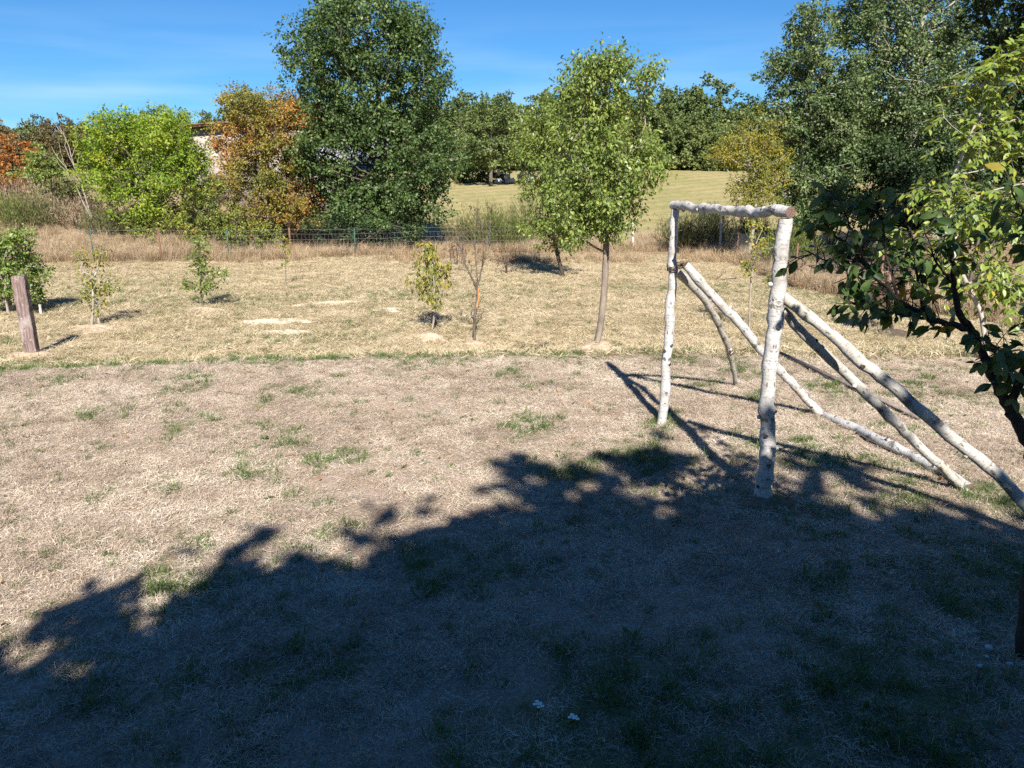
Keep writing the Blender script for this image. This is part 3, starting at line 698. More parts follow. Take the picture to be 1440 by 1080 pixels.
# --- barn half hidden behind the hedge
def barn():
    y = 46.0
    pa, mp = at(262, 182, y); pb, _ = at(420, 172, y)
    gz = tz(pa[0], y) - 0.3
    o = thing('barn', 'old lime rendered barn half hidden behind the reddening hawthorn', 'barn', (pa[0], y, gz))
    off = np.array([pa[0], y, gz]); W = pb[0] - pa[0]; H0 = pa[2] - gz; H1 = pb[2] - gz; D = 6.0
    # front wall as a slab whose top follows the verge
    v = []
    for dy in (0, 0.35):
        v += [[0, dy, 0], [W, dy, 0], [W, dy, H1], [0, dy, H0]]
    g = Geo(); g.add(v, [[0, 1, 2, 3], [7, 6, 5, 4], [0, 4, 5, 1], [1, 5, 6, 2], [2, 6, 7, 3], [3, 7, 4, 0]]); g.build('front_wall', M['render_wall'], o)
    g = Geo(); g.add([[0, .352, 0], [0.35, .352, 0], [0.35, D, 0], [0, D, 0], [0, .352, H0], [0.35, .352, H0], [0.35, D, H0 + 1], [0, D, H0 + 1]],
                     [[0, 3, 2, 1], [4, 5, 6, 7], [0, 1, 5, 4], [1, 2, 6, 5], [2, 3, 7, 6], [3, 0, 4, 7]]); g.build('side_wall', M['render_wall'], o)
    ang = math.atan2(H1 - H0, W); rot = np.array([[math.cos(ang), 0, -math.sin(ang)], [0, 1, 0], [math.sin(ang), 0, math.cos(ang)]])
    ro = None
    g = Geo(); g.box((W / 2, D / 2 - 0.25, (H0 + H1) / 2 + 0.10), (W + 0.7, D + 0.7, 0.08), rot); ro = g.build('roof', M['roof_tile'], o)
    for k in range(9):
        t = (k + 0.5) / 9; g = Geo(); g.box((W * t, -0.08, H0 + (H1 - H0) * t - 0.03), (0.16, 0.5, 0.16), rot); g.build('rafter_end', M['timber'], ro)
    for k in range(16):
        t = (k + 0.5) / 16; g = Geo(); g.box((-.3 + (W + .6) * t, -0.42, H0 + (H1 - H0) * t + 0.18), ((W + .6) / 16 - 0.03, 0.5, 0.07), rot); g.build('tile', M['roof_tile'], ro)
    for x0 in (W * .2, W * .68):
        g = Geo(); g.box((x0, -0.02, 1.1), (1.1, 0.08, 2.0)); g.build('door', M['timber'], o)
    # lean-to with a grey sheet roof
    qa, _ = at(424, 205, y - 1.5); qb, _ = at(500, 240, y - 1.5)
    x0, x1 = qa[0] - pa[0], qb[0] - pa[0]; z0, z1 = qa[2] - gz, qb[2] - gz
    g = Geo(); g.add([[x0, -1.5, z1], [x1 + 1.5, -1.5, z1], [x1 + 1.5, 2.5, z0 + .4], [x0, 2.5, z0 + .4], [x0, -1.5, z1 + .08], [x1 + 1.5, -1.5, z1 + .08], [x1 + 1.5, 2.5, z0 + .48], [x0, 2.5, z0 + .48]],
                     [[0, 3, 2, 1], [4, 5, 6, 7], [0, 1, 5, 4], [1, 2, 6, 5], [2, 3, 7, 6], [3, 0, 4, 7]]); lr = g.build('sheet_roof', M['tin'], o)
    nb = 12
    for k in range(nb):
        xx = x0 + (x1 + 1.5 - x0) * (k + .5) / nb; g = Geo(); g.tube([[xx, -1.5, z1 + .085], [xx, 2.5, z0 + .485]], 0.04, 5); g.build('roof_seam', M['tin'], lr)
    g = Geo(); g.box(((x0 + x1 + 1.5) / 2, -1.2, z1 / 2), (x1 + 1.4 - x0, 0.2, z1 - 0.02)); g.build('shed_wall', M['render_wall'], o)
    for ch in o.children_recursive: pass
barn()

BANK = []
# --- the hedge and the big trees beyond the fence
plant('oak_tree', 'tall dense dark green oak rising above the wire fence', 'tree', on_ground(528, 36.88),
      lobes_px([(520, 60, 95, 62), (515, 130, 116, 72), (530, 215, 122, 68), (598, 225, 58, 58), (458, 215, 45, 58), (545, 285, 88, 40), (480, 285, 50, 30), (518, 22, 66, 28), (588, 95, 44, 62), (442, 95, 42, 58), (470, 45, 36, 36), (570, 42, 36, 36)], 36.88, 3.1),
      1300, 63, 0.48, 0.115, M['oak'], M['bark'], 0.18, R(41), trunk_top=at(528, 110, 36.88)[0], tip_r=0.010, min_r=0.018, shell=0.36, step=0.5, gap=0.06, droop=0.2)
plant('hawthorn_tree', 'hawthorn with rust red and olive foliage beside the barn', 'tree', on_ground(385, 35.6),
      lobes_px([(372, 185, 70, 55), (352, 150, 38, 24), (405, 165, 45, 40), (385, 245, 72, 52), (420, 285, 40, 38), (340, 228, 40, 60), (370, 300, 50, 25)], 35.6, 2.0),
      520, 90, 0.38, 0.08, M['haw'], M['bark'], 0.12, R(42), tip_r=0.008, min_r=0.01, shell=0.45, stems=3, gap=0.06)
plant('ash_bush', 'bright yellow green bushy ash growing over the fence', 'tree', on_ground(210, 34.2),
      lobes_px([(205, 215, 80, 55), (185, 178, 42, 26), (238, 198, 42, 44), (155, 245, 42, 45), (215, 280, 70, 38), (265, 245, 32, 42), (150, 200, 28, 30)], 34.2, 1.9),
      480, 81, 0.42, 0.095, M['ash'], M['bark'], 0.08, R(43), tip_r=0.008, min_r=0.01, shell=0.45, stems=3, gap=0.06, aspect=0.5)
plant('hedge_shrub', 'yellow and green leaved shrub tangled between ash and hawthorn', 'shrub', on_ground(292, 33.4),
      lobes_px([(290, 285, 40, 38), (310, 310, 32, 32), (270, 320, 30, 26)], 33.4, 0.9), 95, 75, 0.24, 0.075, M['bramble'], M['bark'], 0.03, R(44), stems=4, tip_r=0.004, min_r=0.004)
plant('bramble_bush', 'low bramble with yellow leaves behind the rusty post under the ash', 'shrub', on_ground(205, 32.7),
      lobes_px([(185, 325, 35, 24), (225, 325, 36, 24), (262, 335, 30, 20)], 32.7, 0.7), 75, 60, 0.22, 0.075, M['bramble'], M['bark'], 0.02, R(45), stems=5, tip_r=0.004, min_r=0.004)
plant('bramble_bush', 'low bramble at the fence below the hawthorn', 'shrub', on_ground(345, 32.6),
      lobes_px([(335, 330, 32, 20), (372, 328, 28, 20)], 32.6, 0.6), 60, 55, 0.2, 0.07, M['bramble'], M['bark'], 0.02, R(46), stems=5, tip_r=0.004, min_r=0.004)
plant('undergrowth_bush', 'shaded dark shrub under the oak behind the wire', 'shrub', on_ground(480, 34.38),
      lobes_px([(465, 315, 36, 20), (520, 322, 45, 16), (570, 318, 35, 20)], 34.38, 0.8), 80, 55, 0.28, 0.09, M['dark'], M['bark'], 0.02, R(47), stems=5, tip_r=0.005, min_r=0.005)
plant('orange_shrub', 'orange red shrub on the bank, cut by the photo edge', 'shrub', on_ground(8, 41.25),
      lobes_px([(10, 225, 38, 36), (-25, 245, 40, 45), (35, 260, 25, 30)], 41.25, 1.5), 150, 90, 0.33, 0.09, M['rust_leaf'], M['bark'], 0.06, R(48), stems=4, tip_r=0.008, min_r=0.008)
plant('bank_shrub', 'green shrub on the bank beside the orange one', 'shrub', on_ground(62, 39.38),
      lobes_px([(58, 240, 28, 32), (72, 272, 26, 26), (35, 282, 28, 20)], 39.38, 1.2), 100, 80, 0.32, 0.10, M['cherry'], M['bark'], 0.05, R(49), stems=4, tip_r=0.008, min_r=0.008)
plant('bank_shrub', 'low grey green shrub on the dry bank under the dead tree', 'shrub', on_ground(105, 36.25),
      lobes_px([(98, 268, 22, 16), (120, 285, 20, 14)], 36.25, 0.8), 45, 60, 0.25, 0.09, M['olive'], M['bark'], 0.02, R(50), stems=4, tip_r=0.006, min_r=0.006)
# dry weeds and shrubs on the bank
for k, (px, yy, w_, h_, mt, lab) in enumerate(((22, 37.5, 2.2, 1.7, 'dryweed', 'tangle of dry tan weeds below the orange shrub'), (80, 36.5, 1.8, 1.5, 'dryweed', 'dry tan weeds below the bleached leaning tree'), (110, 34.5, 1.6, 1.1, 'dryweed', 'low dry weeds on the bank, left of the bright ash'),
                                     (55, 34.5, 1.4, 1.0, 'olive', 'low olive shrub in the middle of the dry bank'), (150, 33.0, 1.2, 1.0, 'olive', 'low olive shrub at the foot of the bright ash'), (15, 34.5, 1.8, 1.3, 'broom', 'green shrub on the bank above the laurel bush'), (82, 40, 1.6, 2.0, 'dryweed', 'tall dry weeds in the gap showing the far field'))):
    M.setdefault('dryweed', leaf_material('dry_weed_stem', [(0.0, (0.12, 0.085, 0.06)), (0.5, (0.28, 0.21, 0.14)), (1.0, (0.46, 0.37, 0.26))], 0.2, 0.1, 0.8, 0.4))
    BANK.append((lab, px, yy, w_, h_, mt, 300 + k))
# dead leaning tree on the bank
def dead_tree():
    y = 34.0; b = on_ground(128, y); o = thing('dead_tree', 'bare bleached tree leaning on the bank beside the bright ash', 'tree', b)
    g = Geo(); rng = R(51)
    for pts, r in (([(128, 288), (112, 255), (100, 215), (84, 178)], 0.055), ([(124, 285), (98, 245), (72, 205)], 0.04), ([(104, 238), (92, 205), (90, 180)], 0.025),
                   ([(100, 222), (108, 195), (104, 170)], 0.02), ([(96, 245), (80, 225), (58, 215)], 0.02), ([(88, 190), (76, 172), (72, 158)], 0.018), ([(108, 245), (112, 215), (118, 195)], 0.02), ([(92, 236), (84, 206), (82, 190)], 0.016)):
        P = np.array([at(px, py, y + rng.normal() * 0.15)[0] for px, py in pts])
        if pts[0][1] > 280: P[0] = b + rng.normal(size=3) * [0.1, 0.05, 0] - [0, 0, .05]
        tt = np.linspace(0, len(P) - 1, 9); Q = np.stack([np.interp(tt, np.arange(len(P)), P[:, c]) for c in range(3)], -1) + rng.normal(size=(9, 3)) * 0.02
        g.tube(Q, np.linspace(r * 0.75, r * 0.2, 9), 6)
    g.build('trunk', M['dead_wood'], o, True, b)
dead_tree()

# --- broom and scrub between fence and meadow: thin upright stems
def broom(label, base, w, h, n, mat, seed, spread=0.5, name='broom_shrub'):
    if base[1] > 19.5: w, h = w * KY, h * KY
    rng = R(seed); base = np.asarray(base, float); o = thing(name, label, 'shrub', base); V = []; Q = []
    az = rng.uniform(0, 6.283, n); tl = np.abs(rng.normal(size=n)) * spread; L = h * rng.uniform(0.55, 1.1, n) * (1 - 0.25 * tl)
    b = np.stack([rng.normal(size=n) * w * 0.28, rng.normal(size=n) * w * 0.2, np.zeros(n)], -1)
    d = np.stack([np.sin(tl) * np.cos(az) * 0.9 + b[:, 0] * 0.3 / w, np.sin(tl) * np.sin(az) * 0.9, np.cos(tl)], -1)
    m = 16; t = rng.uniform(0.15, 1, (n, m)) ** 0.7
    p = (b[:, None] + d[:, None] * (L[:, None] * t)[..., None] + rng.normal(size=(n, m, 3)) * 0.05).reshape(-1, 3)
    dd = unit(np.repeat(d, m, 0) + rng.normal(size=p.shape) * 0.35); nn = rng.normal(size=p.shape)
    LL = rng.uniform(0.10, 0.24, len(p)); v, q = leaf_cards(p, dd, unit(nn), LL, LL * 0.10 + 0.006, 0, 0.05)
    link('foliage', make_mesh('foliage', v, [q], mat), o)
    g = Geo()
    for k in range(0, n, 4): g.tube([b[k] - [0, 0, .04], b[k] + d[k] * L[k] * 0.5, b[k] + d[k] * L[k]], [0.008, 0.006, 0.002], 4)
    tag(g.build('stems', M['bark'], o), kind='stuff')
    return o
for lab, px, yy, w_, h_, mt, sd_ in BANK: broom(lab, on_ground(px, yy), w_, h_, 230, M[mt], sd_, 0.6, 'bank_weeds' if mt == 'dryweed' else 'bank_shrub')
broom('bright green broom shrub between the oak and the tall cherry', on_ground(690, 35.4), 1.1, 1.75, 240, M['broom'], 61)
broom('yellowish broom shrub close behind the bare sapling', on_ground(715, 36.2), 1.0, 1.4, 200, M['broom'], 62)
broom('tall olive broom shrub at the meadow edge beside the cherry crown', on_ground(745, 37.2), 0.9, 1.9, 180, M['olive'], 63, 0.35)
broom('grey green broom shrub at the foot of the oak', on_ground(655, 35.8), 1.0, 1.3, 170, M['olive'], 64)
broom('broad olive broom bush seen through the birch frame', on_ground(1000, 35.5), 1.5, 1.5, 300, M['olive'], 65)
broom('olive broom bush behind the fence beside the slimmer birch post', on_ground(960, 34.8), 1.1, 1.3, 220, M['olive'], 66)
broom('green broom bush just beyond the near birch post', on_ground(1118, 27.5), 1.2, 1.3, 230, M['broom'], 67)
broom('dark tufted broom on the meadow above the birch crossbar', on_ground(1000, 47.5), 1.4, 1.2, 160, M['dark'], 68)
broom('dark broom shrub on the meadow below the yellowing birch', on_ground(1060, 41.25), 1.8, 1.0, 220, M['dark'], 69, 0.7)
for k, (px, yy, lab) in enumerate(((650, 93, 'low green bush at the meadow top right of the oak'), (672, 95, 'small bush beside the heap of pale stones'), (700, 94, 'dark bush close to the heap of pale stones'))):
    p = on_ground(px, yy)
    plant('meadow_bush', lab, 'shrub', p, [(p + [0, 0, 0.9], np.array([1.5, 1.2, 1.1]))], 26, 60, 0.45, 0.26, M['broom'] if k < 2 else M['forest'], M['bark'], 0.04, R(70 + k), stems=3, tip_r=0.015, min_r=0.02)

def stone_mesh(seed, mat, sub=2):
    rng = R(seed); import bmesh
    bm = bmesh.new(); bmesh.ops.create_icosphere(bm, subdivisions=sub, radius=1.0)
    ax = rng.uniform(0.65, 1.15, 3); cut = unit(rng.normal(size=(6, 3)))
    for v in bm.verts:
        c = np.array(v.co)
        for d in cut:
            e = np.dot(c, d) - 0.78
            if e > 0: c = c - d * e * 0.85
        v.co = Vector(c * ax)
    me = bpy.data.meshes.new('stone'); bm.to_mesh(me); bm.free(); me.materials.append(mat); me.polygons.foreach_set('use_smooth', np.ones(len(me.polygons), bool)); return me
fs = [stone_mesh(80 + k, M['fieldstone'], 1) for k in range(3)]
o = thing('stone_heap', 'heap of pale field stones at the far edge of the meadow', 'stone heap', on_ground(722, 92))
rng = R(81)
for k in range(16):
    s = link('stone', fs[k % 3], o, (rng.uniform(-2.2, 2.2), rng.normal() * 0.3, 0.25 + (k // 7) * 0.45 + rng.uniform(0, .1))); s.scale = np.array([.6, .5, .38]) * rng.uniform(0.7, 1.2); s.rotation_euler = rng.uniform(0, 6, 3)

# --- the trees behind the fence on the sunny side of the frame
plant('young_birch', 'yellowing birch above the crossbar, standing on the meadow', 'tree', on_ground(1062, 30.4),
      lobes_px([(1065, 205, 42, 45), (1038, 220, 35, 35), (1085, 235, 30, 45), (1060, 262, 42, 25), (1020, 215, 22, 25), (1062, 285, 45, 18)], 30.4, 1.1), 270, 62, 0.30, 0.06, M['birchleaf'], M['bark_pale'], 0.05, R(91), tip_r=0.005, min_r=0.006, shell=0.6, stems=2)
plant('aspen_tree', 'grey green aspen with a slim pale trunk behind the yellowing birch', 'tree', on_ground(1146, 31.2),
      lobes_px([(1138, 40, 26, 36), (1120, 95, 44, 42), (1165, 110, 42, 55), (1125, 165, 48, 42), (1165, 195, 48, 48), (1150, 245, 50, 32), (1185, 150, 35, 40), (1120, 262, 35, 25), (1195, 240, 42, 35)], 31.2, 1.7),
      560, 81, 0.36, 0.09, M['poplar'], M['bark_pale'], 0.10, R(92), trunk_top=at(1142, 60, 31.2)[0], tip_r=0.008, min_r=0.01, gap=0.15, shell=0.5)
plant('poplar_tree', 'tall silvery poplar with a white trunk and open crown', 'tree', on_ground(1288, 31.6),
      lobes_px([(1255, 15, 62, 50), (1300, 85, 62, 55), (1245, 95, 46, 45), (1210, 30, 28, 42), (1335, 40, 50, 55), (1268, 160, 44, 42), (1325, 140, 42, 42), (1250, -60, 90, 60), (1330, -50, 70, 60), (1215, 120, 30, 30)], 31.6, 2.0),
      760, 81, 0.42, 0.09, M['poplar'], M['bark_pale'], 0.15, R(93), trunk_top=at(1304, -20, 31.6)[0], tip_r=0.008, min_r=0.01, gap=0.16, shell=0.5)
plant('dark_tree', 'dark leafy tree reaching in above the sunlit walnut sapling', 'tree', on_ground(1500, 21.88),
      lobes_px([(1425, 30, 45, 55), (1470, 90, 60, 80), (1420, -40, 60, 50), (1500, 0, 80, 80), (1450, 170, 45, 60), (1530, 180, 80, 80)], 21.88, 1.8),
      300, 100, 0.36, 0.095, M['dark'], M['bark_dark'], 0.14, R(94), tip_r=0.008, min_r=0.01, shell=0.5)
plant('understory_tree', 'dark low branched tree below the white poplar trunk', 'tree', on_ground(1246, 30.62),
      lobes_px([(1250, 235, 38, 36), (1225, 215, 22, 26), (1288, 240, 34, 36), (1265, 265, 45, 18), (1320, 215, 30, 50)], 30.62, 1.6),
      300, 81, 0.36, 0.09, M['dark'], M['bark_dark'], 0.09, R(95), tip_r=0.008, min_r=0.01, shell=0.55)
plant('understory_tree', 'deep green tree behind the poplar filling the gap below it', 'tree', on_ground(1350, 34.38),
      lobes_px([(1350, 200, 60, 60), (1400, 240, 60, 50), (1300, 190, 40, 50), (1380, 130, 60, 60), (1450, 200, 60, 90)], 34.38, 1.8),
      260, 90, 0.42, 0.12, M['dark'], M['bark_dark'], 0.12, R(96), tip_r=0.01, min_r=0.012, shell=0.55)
plant('fence_shrub', 'mid green shrub at the foot of the aspen', 'shrub', on_ground(1175, 31.25),
      lobes_px([(1170, 265, 38, 24), (1200, 285, 30, 18)], 31.25, 0.8), 70, 70, 0.26, 0.08, M['poplar'], M['bark'], 0.03, R(97), stems=4, tip_r=0.006, min_r=0.006)
plant('fence_shrub', 'blue green shrub behind the walnut sapling leaves', 'shrub', on_ground(1392, 20.0),
      lobes_px([(1390, 285, 45, 40), (1440, 300, 50, 45), (1350, 300, 30, 30)], 20.0, 0.9), 90, 80, 0.24, 0.075, M['oak'], M['bark'], 0.03, R(98), stems=4, tip_r=0.005, min_r=0.005)
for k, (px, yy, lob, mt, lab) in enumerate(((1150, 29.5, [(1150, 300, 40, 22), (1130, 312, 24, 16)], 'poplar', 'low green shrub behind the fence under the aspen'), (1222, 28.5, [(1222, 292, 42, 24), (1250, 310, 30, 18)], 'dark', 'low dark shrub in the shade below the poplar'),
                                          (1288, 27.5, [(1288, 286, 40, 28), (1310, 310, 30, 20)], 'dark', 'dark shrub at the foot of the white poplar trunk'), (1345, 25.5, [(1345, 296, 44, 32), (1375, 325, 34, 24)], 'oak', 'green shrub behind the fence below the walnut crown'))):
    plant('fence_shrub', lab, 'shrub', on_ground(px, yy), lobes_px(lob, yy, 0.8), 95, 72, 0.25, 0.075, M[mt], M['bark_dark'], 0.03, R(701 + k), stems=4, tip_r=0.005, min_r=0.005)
# pile of cut brushwood in the shade behind the fence
o = thing('brush_pile', 'dark heap of cut brushwood behind the fence under the trees', 'brush pile', on_ground(1205, 23.12)); g = Geo(); rng = R(99)
for k in range(260):
    c = rng.normal(size=3) * [1.2, 0.4, 0.25] + [0, 0, 0.45]; c[2] = max(0.05, c[2]); d = unit(rng.normal(size=3) * [1, .6, .25]) * rng.uniform(0.25, 0.8)
    e0, e1 = c - d / 2, c + d / 2; e0[2] = max(e0[2], -.02); e1[2] = max(e1[2], 0)
    g.tube([e0, (e0 + e1) / 2 + rng.normal(size=3) * 0.03, e1], [0.014, 0.011, 0.005], 4)
g.build('branches', M['bark_dark'], o); o.children[0]['kind'] = 'stuff'

# ------------------------------------------------------------------ fence
def fence():
    px = [(-150, 372, 'w'), (-60, 371, 'r'), (38, 370, 'g'), (132, 368, 'g'), (228, 368, 'r'), (322, 366, 'g'), (410, 365, 'r'), (500, 361, 'g'), (585, 357, 'r'), (690, 355, 'g'), (800, 354, 'r'),
          (890, 353, 'w'), (963, 352, 'r'), (1012, 356, 'w'), (1035, 366, 'r'), (1117, 405, 'r'), (1235, 428, 'r'), (1397, 452, 'r'), (1560, 500, 'w')]
    tops = {228: 321, 410: 320, 585: 318, 890: 313, 1012: 306, 1035: 317, 1117: 342, 1397: 395, 963: 311}
    P = [(ground_at(a, b), t, a) for a, b, t in px]
    o = thing('wire_fence', 'stock wire fence on rusty and wooden posts round the lawn', 'fence', P[0][0]); off = P[0][0]; rng = R(111)
    tp = []
    for p, t, a in P:
        h = 1.2
        if a in tops: h = at(a, tops[a], p[1])[0][2] - p[2]
        h = max(0.9, h)
        lean = np.array([rng.normal() * 0.02, rng.normal() * 0.02, 0]); top = p + [0, 0, h] + lean * h; tp.append((p, top)); g = Geo(); b = p - [0, 0, 0.12]
        if t == 'w': g.tube([b, (b + top) / 2, top], [0.06, 0.058, 0.055], 10, cap=0, rough=0.03); ob = g.build('fence_post', M['post_wood'], o, True, off); ob['label'] = 'pale round wooden fence post'
        elif t == 'r':
            g.box((b + top) / 2 + [0, 0.022, 0], (0.05, 0.006, h + .12)); g.box((b + top) / 2 + [-0.022, -0.001, 0], (0.006, 0.04, h + .12)); g.tube([b, top], 0.02, 6, cap=0); g.build('fence_post', M['rust'], o, False, off)
        else:
            g.box((b + top) / 2 + [0, 0.02, 0], (0.045, 0.006, h + .1)); g.box((b + top) / 2, (0.006, 0.034, h + .1)); ob = g.build('fence_post', M['green_paint'], o, False, off); ob['label'] = 'slim green T shaped fence post'
    for f in (0.95, 0.80, 0.62, 0.45, 0.30, 0.16):
        for (p0, t0), (p1, t1) in zip(tp[:-1], tp[1:]):
            g = Geo(); a = p0 + (t0 - p0) * f; b = p1 + (t1 - p1) * f; m = (a + b) / 2 - [0, 0, 0.015]
            g.tube([a, m, b], 0.0034, 4); g.build('wire', M['wire'], o, False, off)
    g = Geo()
    for (p0, t0), (p1, t1) in zip(tp[:-1], tp[1:]):
        n = int(np.linalg.norm(p1 - p0) / 0.16)
        for k in range(1, n):
            u = k / n; b = p0 + (p1 - p0) * u; t = t0 + (t1 - t0) * u
            g.tube([b + (t - b) * 0.16, b + (t - b) * 0.80 - [0, 0, .004]], 0.0021, 3)
    w = g.build('wire_mesh', M['wire'], o, False, off); w['kind'] = 'stuff'
    return tp
FP = fence()
# loose boards at the fence corner
b = ground_at(1022, 362)
g = Geo(); g.box(b + [0, -.1, 0.03], (0.9, 0.12, 0.035), np.array(Matrix.Rotation(0.5, 3, 'Z'))); tag(g.build('board', M['post_wood']), 'weathered board lying by the pale wooden corner post', 'board')
g = Geo(); b2 = ground_at(898, 364); g.tube([b2 - [.12, 0, -.03], b2 + [0.12, 0.1, 0.22]], [0.018, 0.012], 6, cap=0); tag(g.build('stick', M['bark_pale']), 'pale stick leaning in the grass below the wooden post', 'stick')

# tall dry grass along the fence, on the bank and under the trees
rng = R(121); xs, ys = [], []
for (p0, _), (p1, _) in zip(FP[:-1], FP[1:]):
    L = np.linalg.norm(p1 - p0); n = int(L * 34); u = rng.uniform(size=n); q = p0 + (p1 - p0) * u[:, None]
    nrm = np.array([-(p1 - p0)[1], (p1 - p0)[0]]) / L; off = np.abs(rng.normal(size=n)) * 0.9 - 0.12
    xs.append(q[:, 0] + nrm[0] * off); ys.append(q[:, 1] + nrm[1] * off)
x = rng.uniform(-32, -10, 5200); y = rng.uniform(27, 44, 5200); k = rng.uniform(size=5200) < 0.25 + 0.75 * sstep(0.4, 0.6, fbm(x, y, 2.5, 7)); k &= y > 29.5
xs.append(x[k]); ys.append(y[k])
x = rng.uniform(-12, 20, 3600); y = rng.uniform(29.5, 42, 3600); k = rng.uniform(size=3600) < sstep(0.38, 0.62, fbm(x, y, 3, 15)); xs.append(x[k]); ys.append(y[k])
x = rng.uniform(7.5, 28, 2600); y = rng.uniform(14, 38, 2600); k = (x > np.maximum(8.4, 10.2 - 0.41 * (y - 15.5))) & (rng.uniform(size=2600) < 0.6); xs.append(x[k]); ys.append(y[k])
x = np.concatenate(xs); y = np.concatenate(ys)
do_scatter('tall_dry_grass', 'tall bleached grass along the fence and up the bank', x, y, 0.5, 1.3, tall_c, 5, rng, 0.2)

# ------------------------------------------------------------------ trees planted on the lawn
def mound(name, label, c, r, h, mat, seed, sx=1.0, kind='stuff'):
    if c[1] > 10.5: r, h = r * 1.45, h * 1.45
    rng = R(seed); n, mrings = 40, 9; V = []; Q = []
    th = np.linspace(0, 2 * np.pi, n, endpoint=False); ph = rng.uniform(0, 6, 6)
    edge_r = r * (1 + 0.16 * np.sin(2 * th + ph[0]) + 0.12 * np.sin(3 * th + ph[1]) + 0.08 * np.sin(5 * th + ph[2]) + 0.07 * np.sin(9 * th + ph[3]) + 0.06 * np.sin(14 * th + ph[4]) + 0.05 * np.sin(19 * th + ph[5]))
    for k in range(mrings):
        f = 1 - k / mrings; xx = c[0] + np.cos(th) * edge_r * f * sx; yy = c[1] + np.sin(th) * edge_r * f
        hz = h * (1 - f ** 1.6) * (0.55 + 0.9 * fbm(xx, yy, 0.07 + r * .25, seed, 3)) - 0.012 * (k == 0) + 0.004
        V.append(np.stack([xx, yy, terrain(xx, yy) + hz], -1))
    V = np.concatenate(V + [np.array([[c[0], c[1], tz(c[0], c[1]) + h]])])
    i = np.arange(mrings - 1)[:, None] * n; j = np.arange(n)[None]; k = (j + 1) % n
    q = np.stack([i + j, i + k, i + n + k, i + n + j], -1).reshape(-1, 4)
    jj = np.arange(n); t = np.stack([(mrings - 1) * n + jj, (mrings - 1) * n + (jj + 1) % n, np.full(n, mrings * n)], -1)
    return tag(link(name, make_mesh(name, V, [q, t], mat, True)), label, kind=kind)

b = on_ground(845, 8.62)
pts_top = at(853, 330, b[1])[0]
plant('cherry_tree', 'tall full crowned young cherry on a soil mound at the lawn edge', 'tree', b,
      lobes_px([(836, 105, 46, 34), (846, 158, 66, 48), (842, 222, 84, 58), (838, 282, 72, 42), (800, 318, 36, 28), (858, 308, 32, 28), (888, 232, 40, 52), (868, 92, 22, 18), (905, 110, 12, 12), (800, 130, 14, 14)], b[1], 0.75),
      720, 36, 0.165, 0.045, M['cherry'], M['bark_dry'], 0.037, R(131), trunk_top=at(852, 300, b[1])[0], trunk_mid=at(850, 405, b[1])[0], tip_r=0.0025, min_r=0.003, gap=0.0, shell=0.6, droop=0.75, step=0.12, aspect=0.5, up_pen=1.6)
mound('soil_mound', 'pale trampled soil round the cherry foot', ground_at(842, 487), 0.34, 0.022, M['soil'], 132, 1.3)
b = ground_at(793, 389)
plant('cherry_tree', 'cherry with a dark slim trunk standing behind the mounded one', 'tree', b,
      lobes_px([(775, 175, 50, 42), (750, 205, 32, 40), (772, 255, 42, 45), (772, 315, 38, 32), (800, 300, 35, 40)], b[1], 1.2),
      330, 50, 0.25, 0.075, M['cherry'], M['bark_dark'], 0.05, R(133), tip_r=0.004, min_r=0.005, shell=0.6, droop=0.6, step=0.25, aspect=0.5)
b = ground_at(606, 466)
plant('fruit_sapling', 'small sapling with drooping yellow green leaves on a soil heap', 'sapling', b,
      lobes_px([(606, 382, 30, 34), (600, 352, 18, 16), (624, 392, 22, 26), (588, 400, 18, 18), (608, 418, 16, 14)], b[1], 0.32), 130, 9, 0.08, 0.066, M['yellow'], M['bark_cherry'], 0.014, R(134), tip_r=0.0018, shell=0.7, droop=1.6, step=0.08, aspect=0.36, twigs=3, up=0.3)
mound('soil_mound', 'small brown soil heap under the drooping sapling', ground_at(606, 476), 0.17, 0.06, M['soil'], 135, 1.4)
b = ground_at(667, 480)
bare = thing('bare_sapling', 'nearly leafless sapling with purple twigs and an orange tie', 'sapling', b)
